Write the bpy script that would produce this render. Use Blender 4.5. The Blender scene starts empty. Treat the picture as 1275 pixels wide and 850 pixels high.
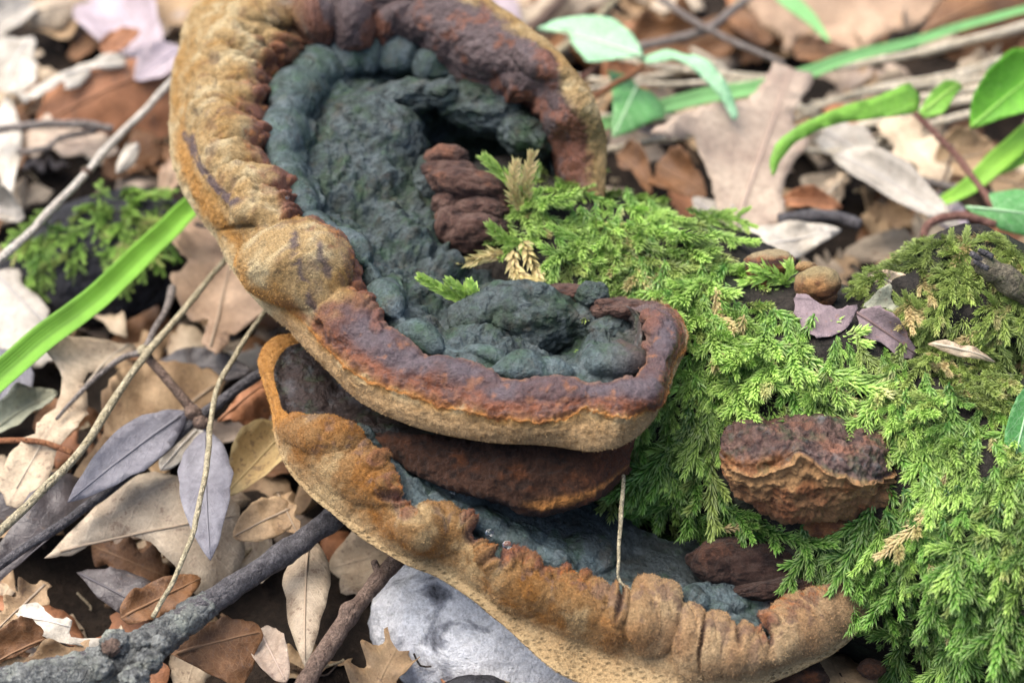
import bpy, math, random
import numpy as np
from mathutils import Vector, Matrix
from mathutils.bvhtree import BVHTree
from mathutils.geometry import delaunay_2d_cdt

SC = bpy.context.scene
COL = SC.collection
rng = np.random.default_rng(7)
R = math.radians

# ------------------------------------------------------------------ camera
PITCH, H0, D = R(42), 3.0, 30.0
sp, cp = math.sin(PITCH), math.cos(PITCH)
RIGHT = np.array([1.0, 0, 0]); UP = np.array([0, sp, cp]); FWD = np.array([0, cp, -sp])
TOCAM = -FWD
CAM = np.array([0, 0, H0]) - D * FWD
SC.unit_settings.system = 'METRIC'
SC.unit_settings.scale_length = 0.016          # one unit is about 16 mm
cam = bpy.data.cameras.new('camera')
camo = bpy.data.objects.new('camera', cam); COL.objects.link(camo)
camo.location = CAM; camo.rotation_euler = (math.pi / 2 - PITCH, 0, 0)
cam.sensor_width = 36; cam.lens = 36 * D / 12.75
cam.clip_start = 0.5; cam.clip_end = 2000
cam.dof.use_dof = True; cam.dof.focus_distance = D - .6
cam.dof.aperture_fstop = 0.20
SC.camera = camo

# ------------------------------------------------------------------ light
SUN_EL, SUN_AZ = R(66), R(-72)      # azimuth from +Y (away from camera) towards +X
w = bpy.data.worlds.new('World'); SC.world = w; w.use_nodes = True
nt = w.node_tree; bg = nt.nodes['Background']
sky = nt.nodes.new('ShaderNodeTexSky'); sky.sky_type = 'NISHITA'; sky.sun_disc = False
sky.sun_elevation = SUN_EL; sky.sun_rotation = SUN_AZ
sky.dust_density = 5.0; sky.air_density = .95; sky.ozone_density = 1.0
nt.links.new(sky.outputs[0], bg.inputs[0]); bg.inputs[1].default_value = 0.09
sun = bpy.data.lights.new('sun', 'SUN'); sun.energy = 1.5; sun.angle = R(65); sun.color = (1, .965, .91)
suno = bpy.data.objects.new('sun', sun); COL.objects.link(suno)
sd = np.array([math.sin(SUN_AZ) * math.cos(SUN_EL), math.cos(SUN_AZ) * math.cos(SUN_EL), math.sin(SUN_EL)])
suno.rotation_euler = Vector(sd).to_track_quat('Z', 'Y').to_euler()
SC.view_settings.view_transform = 'Standard'; SC.view_settings.look = 'None'
SC.view_settings.exposure = 1.88; SC.view_settings.gamma = 1
SC.cycles.use_denoising = True
SC.cycles.max_bounces = 6; SC.cycles.diffuse_bounces = 3; SC.cycles.transparent_max_bounces = 4

# ------------------------------------------------------------------ helpers
def V(a): return np.asarray(a, float)
def at(px, py, h):
    """point seen at photo position (px, py), h above the ground"""
    px, py, h = np.broadcast_arrays(V(px), V(py), V(h))
    d = FWD * D + ((px - 637.5) / 100)[..., None] * RIGHT + ((425 - py) / 100)[..., None] * UP
    t = (h - CAM[2]) / d[..., 2]
    return CAM + d * t[..., None]
def atw(px, py, w_):
    """point seen at (px, py), w_ nearer to the camera than the middle of the scene"""
    px, py, w_ = np.broadcast_arrays(V(px), V(py), V(w_))
    d = FWD * D + ((px - 637.5) / 100)[..., None] * RIGHT + ((425 - py) / 100)[..., None] * UP
    return CAM + d * ((D - w_) / D)[..., None]
def proj(p):
    q = p - CAM; z = q @ FWD
    return 637.5 + 100 * D * (q @ RIGHT) / z, 425 - 100 * D * (q @ UP) / z
def wof(p): return D - (p - CAM) @ FWD
def unit(a): return a / np.maximum(np.linalg.norm(a, axis=-1, keepdims=True), 1e-9)
def sstep(a, b, x):
    t = np.clip((x - a) / (b - a), 0, 1); return t * t * (3 - 2 * t)
def mix(a, b, t): return a + (b - a) * t

_perm = np.random.default_rng(3).permutation(256); _perm = np.concatenate([_perm, _perm, _perm])
_g = unit(np.random.default_rng(4).normal(size=(256, 3)))
def pn(p):
    """gradient noise, about -1..1"""
    p = V(p); i = np.floor(p).astype(int); f = p - i; i &= 255
    u = f * f * f * (f * (f * 6 - 15) + 10)
    out = 0
    for dx in (0, 1):
        a = _perm[i[..., 0] + dx]; wx = u[..., 0] if dx else 1 - u[..., 0]
        for dy in (0, 1):
            b = _perm[a + i[..., 1] + dy]; wy = u[..., 1] if dy else 1 - u[..., 1]
            for dz in (0, 1):
                g = _g[_perm[b + i[..., 2] + dz]]; wz = u[..., 2] if dz else 1 - u[..., 2]
                out = out + wx * wy * wz * ((f - np.array([dx, dy, dz])) * g).sum(-1)
    return out * 1.6
def fbm(p, o=4, gain=.5):
    s, a, r = 0, 1.0, 0
    for k in range(o):
        r = r + a * pn(p * 2 ** k + 17.3 * k); s += a; a *= gain
    return r / s * 1.3
def ridged(p, o=4):
    r, a, s = 0, 1.0, 0
    for k in range(o):
        r = r + a * (1 - np.abs(pn(p * 2 ** k + 9.1 * k)) * 2); s += a; a *= .5
    return r / s

def crom(P, t):
    """Catmull-Rom through rows of P (n, ...) at t in 0..n-1"""
    P = V(P); n = len(P); t = np.clip(t, 0, n - 1 - 1e-9); i = t.astype(int); f = t - i
    f = f.reshape((-1,) + (1,) * (P.ndim - 1))
    p0, p1, p2, p3 = P[np.maximum(i - 1, 0)], P[i], P[np.minimum(i + 1, n - 1)], P[np.minimum(i + 2, n - 1)]
    return .5 * (2 * p1 + (p2 - p0) * f + (2 * p0 - 5 * p1 + 4 * p2 - p3) * f ** 2 + (3 * p1 - p0 - 3 * p2 + p3) * f ** 3)

WL = {}                                                   # world location of every root
def root(name, label, cat, loc, group=None):
    o = bpy.data.objects.new(name, None); COL.objects.link(o)
    o.empty_display_size = .2; o.location = loc; WL[o.name] = V(loc)
    tag(o, label, cat, group); return o
def tag(o, label=None, cat=None, group=None, kind=None):
    if label: o['label'] = label
    if cat: o['category'] = cat
    if group: o['group'] = group
    if kind: o['kind'] = kind
    return o
def to_mesh(name, verts, faces, smooth=True, cols=None, uv=None):
    """verts (n,3); faces an (m,k) array or a list of such arrays"""
    verts = np.ascontiguousarray(verts, dtype=np.float32)
    fl = faces if isinstance(faces, list) else [faces]
    fl = [np.asarray(f, dtype=np.int32) for f in fl if len(f)]
    me = bpy.data.meshes.new(name)
    me.vertices.add(len(verts)); me.vertices.foreach_set('co', verts.ravel())
    loops = np.concatenate([f.ravel() for f in fl])
    tot = np.concatenate([np.full(len(f), f.shape[1], np.int32) for f in fl])
    me.loops.add(len(loops)); me.loops.foreach_set('vertex_index', loops)
    me.polygons.add(len(tot))
    me.polygons.foreach_set('loop_start', np.concatenate([[0], np.cumsum(tot)[:-1]]).astype(np.int32))
    me.polygons.foreach_set('loop_total', tot)
    me.update(calc_edges=True); me.validate()
    me.polygons.foreach_set('use_smooth', np.full(len(tot), smooth)); 
    if cols is not None:
        a = me.attributes.new('Col', 'FLOAT_COLOR', 'POINT')
        c = np.ones((len(verts), 4), np.float32); c[:, :3] = np.clip(cols, 0, 1); a.data.foreach_set('color', c.ravel())
    if uv is not None:
        a = me.attributes.new('luv', 'FLOAT_VECTOR', 'POINT')
        c = np.zeros((len(verts), 3), np.float32); c[:, :uv.shape[1]] = uv; a.data.foreach_set('vector', c.ravel())
    return me
def link(name, me, mat, parent=None):
    o = bpy.data.objects.new(name, me); COL.objects.link(o)
    if mat and not me.materials: me.materials.append(mat)
    if parent is not None: o.parent = parent; WL[o.name] = WL[parent.name]
    else: WL[o.name] = np.zeros(3)
    return o
def mk(name, verts, faces, mat, parent=None, loc=None, **k):
    """mesh object from world-space verts"""
    off = WL[parent.name] if parent is not None else (V(loc) if loc is not None else np.zeros(3))
    o = link(name, to_mesh(name, verts - off, faces, **k), mat, parent)
    if parent is None and loc is not None: o.location = loc; WL[o.name] = V(loc)
    return o
def gridfaces(nu, nv, closed_u=False):
    a = np.arange(nu * nv).reshape(nu, nv)
    if closed_u: a = np.vstack([a, a[:1]])
    return np.stack([a[:-1, :-1], a[1:, :-1], a[1:, 1:], a[:-1, 1:]], -1).reshape(-1, 4)
def gnormals(G):
    du = np.gradient(G, axis=0); dv = np.gradient(G, axis=1)
    return unit(np.cross(du, dv))

# ------------------------------------------------------------------ materials
class NB:
    def __init__(s, name):
        s.m = bpy.data.materials.new(name); s.m.use_nodes = True; s.t = s.m.node_tree
        s.b = s.t.nodes['Principled BSDF']; s.out = s.t.nodes['Material Output']
    def n(s, typ, **k):
        nd = s.t.nodes.new('ShaderNode' + typ)
        for a, v in k.items(): setattr(nd, a, v)
        return nd
    def l(s, a, b): s.t.links.new(a, b)
    def val(s, x, sock):
        if hasattr(x, 'is_linked') or hasattr(x, 'links'): s.l(x, sock)
        else: sock.default_value = x
    def math(s, op, a, b=0.0, c=None):
        nd = s.n('Math', operation=op); s.val(a, nd.inputs[0]); s.val(b, nd.inputs[1])
        if c is not None: s.val(c, nd.inputs[2])
        return nd.outputs[0]
    def noise(s, scale, detail=4, vec=None, rough=.55, dist=0.0):
        nd = s.n('TexNoise'); nd.inputs['Scale'].default_value = scale; nd.inputs['Detail'].default_value = detail
        nd.inputs['Roughness'].default_value = rough; nd.inputs['Distortion'].default_value = dist
        if vec is not None: s.l(vec, nd.inputs['Vector'])
        return nd.outputs[0]
    def ramp(s, fac, stops):
        nd = s.n('ValToRGB'); e = nd.color_ramp.elements
        while len(e) < len(stops): e.new(.5)
        for el, (p, c) in zip(e, stops):
            el.position = p; el.color = (c, c, c, 1) if isinstance(c, (int, float)) else (*c, 1)
        s.l(fac, nd.inputs[0]); return nd.outputs[0]
    def mixc(s, fac, a, b, typ='MIX'):
        nd = s.n('Mix', data_type='RGBA', blend_type=typ)
        s.val(fac, nd.inputs[0])
        for x, i in ((a, 6), (b, 7)):
            if isinstance(x, tuple): nd.inputs[i].default_value = (*x, 1)
            else: s.l(x, nd.inputs[i])
        return nd.outputs[2]
    def bump(s, h, strength=.4, dist=.02, prev=None):
        nd = s.n('Bump'); nd.inputs['Strength'].default_value = strength; nd.inputs['Distance'].default_value = dist
        s.l(h, nd.inputs['Height'])
        if prev is not None: s.l(prev, nd.inputs['Normal'])
        return nd.outputs[0]
    def pos(s): return s.n('NewGeometry').outputs['Position']
    def attr(s, name):
        nd = s.n('Attribute'); nd.attribute_name = name; return nd
    def fin(s, col=None, rough=.7, nrm=None, spec=.35, **k):
        if col is not None:
            if isinstance(col, tuple): s.b.inputs['Base Color'].default_value = (*col, 1)
            else: s.l(col, s.b.inputs['Base Color'])
        s.val(rough, s.b.inputs['Roughness']); s.b.inputs['Specular IOR Level'].default_value = spec
        if nrm is not None: s.l(nrm, s.b.inputs['Normal'])
        for a, v in k.items(): s.b.inputs[a.replace('_', ' ')].default_value = v
        return s.m

def m_velvet():
    b = NB('velvety_margin'); c = b.attr('Col').outputs['Color']; p = b.pos()
    f = b.noise(42, 4, p, .7); m = b.noise(13, 5, p, .65)
    c = b.mixc(1.0, c, b.ramp(f, [(.3, .62), (.7, 1.35)]), 'MULTIPLY')
    c = b.mixc(1.0, c, b.ramp(m, [(.3, .78), (.7, 1.2)]), 'MULTIPLY')
    n = b.bump(f, .7, .04); n = b.bump(m, .6, .06, n)
    gl = b.attr('luv').outputs['Vector']; sx = b.n('SeparateXYZ'); b.l(gl, sx.inputs[0])
    r = b.math('SUBTRACT', .85, b.math('MULTIPLY', sx.outputs[0], .42))
    b.fin(c, r, n, .25, Sheen_Weight=.05, Sheen_Roughness=.5)
    b.l(b.math('ADD', .12, b.math('MULTIPLY', sx.outputs[0], .35)), b.b.inputs['Specular IOR Level']); return b.m
def m_cap():
    b = NB('cap_crust'); c = b.attr('Col').outputs['Color']; p = b.pos()
    f = b.noise(30, 5, p, .7); m = b.noise(9, 6, p, .65)
    v = b.n('TexVoronoi'); v.inputs['Scale'].default_value = 11; b.l(b.mixc(.12, p, b.n('TexNoise').outputs[1]), v.inputs['Vector'])
    pit = b.ramp(v.outputs['Distance'], [(.0, 0.0), (.35, 1.0)]); pm = b.ramp(b.noise(2.5, 3, p), [(.45, 0.0), (.6, 1.0)])
    pit = b.math('MAXIMUM', pit, b.math('SUBTRACT', 1.0, pm))
    c = b.mixc(1.0, c, b.ramp(f, [(.3, .55), (.7, 1.45)]), 'MULTIPLY')
    c = b.mixc(1.0, c, b.ramp(m, [(.32, .6), (.68, 1.3)]), 'MULTIPLY')
    w_ = b.n('TexVoronoi', feature='DISTANCE_TO_EDGE'); w_.inputs['Scale'].default_value = 1.9; b.l(b.mixc(.35, p, b.n('TexNoise').outputs[1]), w_.inputs['Vector'])
    cr = b.math('MAXIMUM', b.ramp(w_.outputs['Distance'], [(.0, 0.0), (.035, 1.0)]), b.ramp(b.noise(1.6, 3, p), [(.46, 1.0), (.58, 0.0)]))
    c = b.mixc(1.0, c, b.ramp(cr, [(0, .6), (1, 1.0)]), 'MULTIPLY')
    gz = b.noise(3.3, 5, p, .6); c = b.mixc(b.ramp(gz, [(.52, 0.0), (.7, .45)]), c, (.035, .085, .03)); c = b.mixc(b.ramp(b.noise(4.1, 5, p, .65), [(.55, 0.0), (.7, .5)]), c, (.12, .14, .145)); c = b.mixc(b.ramp(b.noise(2.7, 5, p, .65), [(.56, 0.0), (.72, .45)]), c, (.075, .055, .035))
    n = b.bump(f, .8, .035); n = b.bump(m, .7, .08, n); n = b.bump(pit, .5, .05, n); n = b.bump(cr, .25, .03, n)
    r = b.ramp(m, [(.3, .45), (.7, .7)])
    return b.fin(c, r, n, .3)
def m_pores():
    b = NB('pore_layer'); c = b.attr('Col').outputs['Color']; p = b.pos()
    v = b.n('TexVoronoi'); v.inputs['Scale'].default_value = 20
    mp = b.n('Mapping'); mp.inputs['Scale'].default_value = (.55, 1, 1.3); b.l(p, mp.inputs[0]); b.l(mp.outputs[0], v.inputs['Vector'])
    h = b.ramp(v.outputs['Distance'], [(.1, 0.0), (.5, 1.0)])
    g = b.noise(3, 4, p)
    h2 = b.math('MAXIMUM', h, b.ramp(g, [(.45, 0.0), (.65, 1.0)]))
    c = b.mixc(1.0, c, b.ramp(h2, [(0, .42), (1, 1.06)]), 'MULTIPLY')
    c = b.mixc(1.0, c, b.ramp(b.noise(45, 3, p), [(.3, .7), (.7, 1.25)]), 'MULTIPLY')
    return b.fin(c, .85, b.bump(b.noise(45, 3, p), .5, .03, b.bump(h2, .6, .04)), .12)
M_VELVET, M_CAP, M_PORES = m_velvet(), m_cap(), m_pores()

def m_bark(name, a, c_, moss=None, sc=6, stretch=(1, 1, 1), rough=.85):
    b = NB(name); p = b.pos()
    n1 = b.noise(sc, 8, p, .65, .6); n2 = b.noise(sc * 7, 5, p, .7)
    v = b.n('TexVoronoi', feature='DISTANCE_TO_EDGE'); v.inputs['Scale'].default_value = sc * 1.3
    b.l(b.mixc(.25, p, b.noise(sc, 3, p)), v.inputs['Vector'])
    crack = b.ramp(v.outputs['Distance'], [(0, 0.0), (.12, 1.0)])
    c = b.mixc(b.ramp(n1, [(.35, 0.0), (.65, 1.0)]), a, c_)
    c = b.mixc(1.0, c, b.ramp(n2, [(.3, .55), (.7, 1.4)]), 'MULTIPLY')
    if moss: c = b.mixc(b.ramp(b.noise(sc * .6, 4, p), [(.5, 0.0), (.7, .8)]), c, moss)
    n3 = b.noise(sc * 3, 5, p, .7, .4); c = b.mixc(1.0, c, b.ramp(n3, [(.32, .55), (.68, 1.4)]), 'MULTIPLY')
    n = b.bump(n1, 1, .1); n = b.bump(n3, .9, .06, n); n = b.bump(n2, .8, .04, n); n = b.bump(crack, .6, .04, n)
    return b.fin(c, rough, n, .25)

# ------------------------------------------------------------------ solids
def tube(path, rad, sides=10, rough=0.0, freq=3.0, cap=True, knots=()):
    """tapered tube along a polyline; returns verts, [faces]"""
    path = V(path); n = len(path)
    rad = np.broadcast_to(V(rad), (n,)).copy()
    t = unit(np.gradient(path, axis=0))
    u = np.cross(t[0], [0.31, .2, .93]); u = u / np.linalg.norm(u); fr = []
    for k in range(n):
        u = u - t[k] * (u @ t[k]); u = u / np.linalg.norm(u); fr.append(u)
    fr = V(fr); bi = np.cross(t, fr)
    a = np.linspace(0, 2 * np.pi, sides, endpoint=False)
    dirs = fr[:, None] * np.cos(a)[None, :, None] + bi[:, None] * np.sin(a)[None, :, None]
    rr = rad[:, None] * np.ones(sides)
    P = path[:, None] + dirs * rr[..., None]
    if rough:
        P = P + dirs * (fbm(P * freq, 4) * rough * rad.max())[..., None]
    for kp, kr, ka in knots:
        d = np.linalg.norm(P - V(kp), axis=-1); P = P + dirs * (ka * np.exp(-(d / kr) ** 2))[..., None]
    idx = np.arange(n * sides).reshape(n, sides); nx = np.roll(idx, -1, 1)
    f = np.stack([idx[:-1], nx[:-1], nx[1:], idx[1:]], -1).reshape(-1, 4)
    v = P.reshape(-1, 3); fl = [f]
    if cap:
        v = np.vstack([v, path[:1], path[-1:]])
        c0, c1 = n * sides, n * sides + 1
        fl.append(np.stack([np.full(sides, c0), nx[0], idx[0]], -1)); fl.append(np.stack([np.full(sides, c1), idx[-1], nx[-1]], -1))
    return v, fl
def spl(pts, n):
    """smooth polyline through 3D points"""
    pts = V(pts); return crom(pts, np.linspace(0, len(pts) - 1, n))
def pxpath(lst, n):
    """(px, py, h) points to a smooth 3D path"""
    q = V(lst); return spl(at(q[:, 0], q[:, 1], q[:, 2]), n)
def ico(sub):
    import bmesh
    bm = bmesh.new(); bmesh.ops.create_icosphere(bm, subdivisions=sub, radius=1)
    v = V([x.co[:] for x in bm.verts]); f = np.array([[x.index for x in q.verts] for q in bm.faces]); bm.free()
    return v, f
_ICO = {k: ico(k) for k in (2, 3, 4, 5, 6)}
FR = np.stack([RIGHT, UP, TOCAM])                          # rows: picture axes
def blob(c, r, sub=5, amp=.15, freq=1.5, rot=0, fine=.0, seed=0, oct=4):
    """knobbly rounded lump; r = radii along right, up and towards the viewer"""
    v, f = _ICO[sub]; r = V(r)
    k = 1 + amp * fbm(v * freq + seed * 7.7, oct)
    if fine: k = k + fine * ridged(v * freq * 3 + seed, 3)
    q = v * k[:, None] * r; a = R(rot)
    x = q[:, 0] * math.cos(a) - q[:, 1] * math.sin(a); y = q[:, 0] * math.sin(a) + q[:, 1] * math.cos(a)
    return V(c) + np.stack([x, y, q[:, 2]], -1) @ FR, f

# ------------------------------------------------------------------ ground
def m_soil():
    b = NB('forest_soil'); p = b.pos()
    n1 = b.noise(1.6, 8, p, .65); n2 = b.noise(12, 6, p, .7)
    c = b.ramp(n1, [(.3, (.008, .006, .004)), (.5, (.018, .012, .008)), (.7, (.04, .028, .019))])
    c = b.mixc(1.0, c, b.ramp(n2, [(.3, .5), (.7, 1.5)]), 'MULTIPLY')
    n = b.bump(n1, 1, .2); n = b.bump(n2, .8, .06, n)
    return b.fin(c, .9, n, .2)
def ground_h(x, y):
    q = np.stack([x * .35, y * .35, x * 0 + 5.1], -1)
    return .45 * fbm(q, 4) - .25
gx = np.concatenate([np.linspace(-300, -14, 14), np.linspace(-13, 13, 150), np.linspace(14, 300, 14)])
gy = np.concatenate([np.linspace(-60, -11, 8), np.linspace(-10, 20, 170), np.linspace(22, 500, 16)])
GX, GY = np.meshgrid(gx, gy, indexing='ij')
GZ = ground_h(GX, GY) * np.where((abs(GX) < 13.5) & (GY < 21) & (GY > -10.5), 1, 0) - np.where((abs(GX) < 13.5) & (GY < 21), 0, .25)
g = mk('forest_ground', np.stack([GX, GY, GZ], -1).reshape(-1, 3), gridfaces(len(gx), len(gy)), m_soil()); tag(g, 'dark crumbly forest soil under the dead leaves', kind='structure')

# ------------------------------------------------------------------ rotten log
def log_axis(x):
    v = .1 - .457 * (x - .6)
    return np.stack([x, (v + 1.486) / .669, np.full_like(x, 1.0)], -1)
lx = np.linspace(-1.5, 11, 150); LA = log_axis(lx); ld = unit(LA[-1] - LA[0]); ls = unit(np.cross([0, 0, 1], ld))
la = np.linspace(0, 2 * np.pi, 120, endpoint=False)
ca, sa = np.cos(la), np.sin(la)
prof = np.clip((lx + 1.5) / .7, 0.02, 1) ** .5
rad_up = 2.0
LG = LA[:, None] + (ls[None, None] * (2.15 * ca)[None, :, None] + np.array([0, 0, 1.0]) * (np.where(sa > 0, rad_up, 2.6) * sa)[None, :, None]) * prof[:, None, None]
ln = unit(LG - LA[:, None])
LG = LG + ln * (.28 * fbm(LG * .55, 4) + .10 * fbm(LG * np.array([1.2, 1.2, 4.0]), 4))[..., None]
lf = gridfaces(150, 120); idx = np.arange(150 * 120).reshape(150, 120)
lf = np.vstack([lf, np.stack([idx[:-1, -1], idx[1:, -1], idx[1:, 0], idx[:-1, 0]], -1)])
M_LOG = m_bark('rotten_wood', (.008, .007, .006), (.026, .021, .017), (.02, .028, .015), 2.2)
LROOT = root('rotten_log', 'dark rotten log almost wholly buried under green feathery moss', 'log', (3, .6, 0))
mk('bark', LG.reshape(-1, 3), lf, M_LOG, LROOT)
# a knob of old wood behind the log that the olive moss sits on
kv, kf = blob(atw(1190, 400, -.9), (1.3, 1.15, .95), 5, .22, 1.2, seed=3)
mk('knob', kv, kf, M_LOG, LROOT)
kv2, kf2 = blob(atw(880, 330, -2.55), (.75, .6, .6), 5, .25, 1.5, seed=5)
mk('broken_end', kv2, kf2, M_LOG, LROOT)
_tri = lambda f: np.vstack([f[:, :3], f[:, [0, 2, 3]]]) if f.shape[1] == 4 else f
def bvh(vs, fs): return BVHTree.FromPolygons([tuple(x) for x in vs], [tuple(int(i) for i in x) for x in fs])
def cat_mesh(lst):
    vs, fs, o = [], [], 0
    for v, f in lst:
        vs.append(v); fs.append(_tri(f) + o); o += len(v)
    return np.vstack(vs), np.vstack(fs)
LV, LF = cat_mesh([(LG.reshape(-1, 3), lf), (kv, kf), (kv2, kf2)])
LOGB = bvh(LV, LF)
def hit(tree, px, py):
    d = atw(px, py, 0.0) - CAM; d = d / np.linalg.norm(d)
    loc, nrm, i, dist = tree.ray_cast(Vector(CAM), Vector(d))
    return (V(loc), V(nrm)) if loc is not None else (None, None)
def wlog(px, py, default=0.0):
    p, n = hit(LOGB, px, py)
    return float(wof(p)) if p is not None else default

# ------------------------------------------------------------------ lofted brackets
def hermite_rows(P, counts):
    """P (ns, nb, 3): chord-weighted Hermite through the nb curves, counts per band"""
    d = np.maximum(np.linalg.norm(np.diff(P, axis=1), axis=-1), 1e-4)       # ns, nb-1
    sl = np.diff(P, axis=1) / d[..., None]
    m = np.empty_like(P); m[:, 0] = sl[:, 0]; m[:, -1] = sl[:, -1]
    a, b = d[:, :-1, None], d[:, 1:, None]
    m[:, 1:-1] = (sl[:, 1:] * a + sl[:, :-1] * b) / (a + b)
    out, vp = [], []
    for k, n in enumerate(counts):
        t = np.linspace(0, 1, n, endpoint=(k == len(counts) - 1))
        h = d[:, k, None, None]; T = t[None, :, None]
        out.append((2 * T ** 3 - 3 * T ** 2 + 1) * P[:, k, None] + (T ** 3 - 2 * T ** 2 + T) * h * m[:, k, None]
                   + (3 * T ** 2 - 2 * T ** 3) * P[:, k + 1, None] + (T ** 3 - T ** 2) * h * m[:, k + 1, None])
        vp.append(k + t)
    return np.concatenate(out, 1), np.concatenate(vp)
def loft(P, counts, nu):
    rows, vp = hermite_rows(P, counts)
    s = np.linspace(0, len(P) - 1, nu)
    return crom(rows, s), s, vp
def dome(px, py, lst, power=.5):
    """rounded swellings: (x, y, r_long, r_short, turn, height) -> height field and creases"""
    out = np.zeros(px.shape)
    for x, y, ra, rb, an, am in lst:
        a = R(an); dx, dy = px - x, py - y
        u = (dx * math.cos(a) + dy * math.sin(a)) / ra; v = (-dx * math.sin(a) + dy * math.cos(a)) / rb
        q = np.clip(1 - u * u - v * v, 0, 1) ** power * am
        out = np.where(np.abs(q) > np.abs(out), q, out) if am > 0 else out + q
    return out
def cut(G, a, b): return G[:, a:b + 1]

# ---- bracket A : the upper, bowl-shaped one.  station: outer, edge, crest, inner lip, ridge foot, floor
A = [
 # O              E            C            I            J            K
 (752,245, 732,245, 712,245, 697,245, 690,245, 665,255), (755,180, 728,180, 700,180, 683,172, 674,178, 650,215),
 (748,145, 720,145, 690,148, 665,140, 655,150, 620,195), (733,110, 705,112, 668,112, 640,122, 630,135, 600,180),
 (712,82, 692,85, 650,90, 615,112, 600,125, 580,175), (685,55, 668,58, 620,70, 580,102, 570,118, 560,170),
 (650,28, 635,33, 585,50, 550,80, 545,102, 545,165), (612,0, 598,6, 545,30, 520,62, 520,97, 530,165),
 (560,-22, 548,-14, 505,8, 485,57, 490,92, 520,165), (500,-35, 492,-25, 462,5, 450,58, 455,92, 512,170),
 (430,-42, 425,-30, 412,8, 415,52, 428,102, 505,175), (350,-40, 352,-25, 362,15, 370,55, 410,122, 500,180),
 (285,-18, 290,-5, 315,30, 342,80, 395,142, 495,190), (245,15, 255,25, 285,55, 328,97, 385,158, 490,200),
 (224,60, 234,68, 270,88, 320,132, 380,180, 490,215), (216,115, 226,122, 262,135, 310,178, 377,212, 490,235),
 (213,165, 224,172, 265,180, 325,215, 386,246, 495,250), (219,215, 231,218, 280,222, 345,250, 402,274, 505,270),
 (240,262, 254,260, 305,262, 362,286, 425,304, 520,285), (270,298, 286,294, 345,296, 415,306, 455,326, 535,300),
 (288,335, 310,328, 370,328, 444,336, 480,350, 550,315), (318,375, 338,364, 395,358, 456,370, 497,386, 565,335),
 (352,403, 378,402, 420,402, 471,403, 522,412, 575,350), (388,440, 412,438, 455,430, 502,420, 552,427, 600,365),
 (440,492, 462,475, 500,455, 535,440, 580,440, 630,385), (515,530, 535,500, 560,470, 590,452, 620,450, 660,400),
 (597,548, 605,517, 625,493, 640,476, 655,462, 690,410), (675,553, 678,524, 690,496, 692,471, 705,455, 715,415),
 (735,560, 733,510, 738,492, 745,480, 745,452, 735,418), (772,554, 770,520, 775,497, 788,478, 770,450, 748,415),
 (806,530, 803,513, 805,492, 796,468, 782,440, 755,410), (826,497, 822,494, 822,470, 805,450, 790,430, 760,405),
 (846,455, 842,454, 832,440, 808,425, 790,415, 762,400), (855,425, 852,424, 838,415, 808,405, 790,403, 760,395),
 (846,398, 843,400, 828,398, 802,393, 785,395, 755,390), (815,380, 813,383, 805,386, 790,386, 775,388, 748,387),
 (761,368, 760,371, 757,375, 752,378, 745,380, 735,384), (700,360, 700,362, 700,366, 700,371, 702,378, 706,386),
 (630,350, 630,353, 630,358, 632,366, 640,378, 660,390), (590,352, 590,355, 592,360, 598,366, 610,376, 640,386)]
A = V(A).reshape(len(A), 6, 2)
st = np.arange(len(A))
def prof_h(keys): k = V(keys); return np.interp(st, k[:, 0], k[:, 1])
hO = prof_h([(0, 2.9), (1, 3.4), (2, 3.85), (4, 4.3), (9, 4.4), (12, 3.9), (15, 3.3), (19, 3.15), (24, 3.0), (29, 3.0), (32, 3.2), (35, 3.1), (36, 2.8), (39, 2.6)])
hE = prof_h([(0, 2.95), (1, 3.45), (2, 3.9), (4, 4.35), (9, 4.5), (12, 4.1), (15, 3.6), (19, 3.45), (24, 3.35), (29, 3.45), (32, 3.3), (35, 3.25), (36, 2.9), (39, 2.65)])
hC = prof_h([(0, 2.85), (1, 3.3), (2, 3.75), (4, 4.1), (9, 4.3), (12, 4.2), (15, 4.0), (19, 3.85), (22, 3.65), (24, 3.56), (29, 3.54), (32, 3.6), (35, 3.4), (36, 2.95), (39, 2.7)])
hI = prof_h([(0, 2.6), (1, 2.95), (2, 3.25), (4, 3.5), (9, 3.6), (12, 3.75), (15, 3.75), (19, 3.65), (24, 3.55), (29, 3.5), (32, 3.45), (35, 3.3), (36, 2.9), (39, 2.65)])
hJ = prof_h([(0, 2.4), (1, 2.7), (2, 2.95), (4, 3.15), (9, 3.3), (12, 3.4), (15, 3.4), (19, 3.3), (24, 3.2), (29, 3.15), (32, 3.2), (35, 3.1), (36, 2.8), (39, 2.6)])
hK = prof_h([(0, 2.1), (1, 2.25), (4, 2.5), (9, 2.75), (12, 2.9), (15, 3.0), (19, 2.95), (24, 2.75), (29, 2.7), (32, 2.8), (36, 2.65), (39, 2.5)])
pO, pE, pC, pI, pJ, pK = [at(A[:, k, 0], A[:, k, 1], h) for k, h in enumerate((hO, hE, hC, hI, hJ, hK))]
lm = np.interp(st, [0, 22, 24, 26, 28, 39], [0, 0, .3, .7, 1, 1])
pL = at(mix(575, 690, lm), mix(245, 400, lm), mix(2.35, 2.45, lm))
inw = at(600, 300, 2.4) - pO; inw[:, 2] = 0
fin = np.clip(.55 + .9 * unit(inw)[:, 1], 0, 1)[:, None]
Z = np.array([0, 0, 1.0])
pU1 = pO + inw * .06 * fin - Z * .22; pU2 = pO + inw * .38 * fin - inw * .02 * (1 - fin) - Z * .62; pU3 = pO + inw * .8 * fin - inw * .03 * (1 - fin) - Z * 1.2
jw = np.interp(st, [0, 5, 8, 22, 24, 39], [.4, .6, 1, 1, .5, .3])[:, None]
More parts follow.
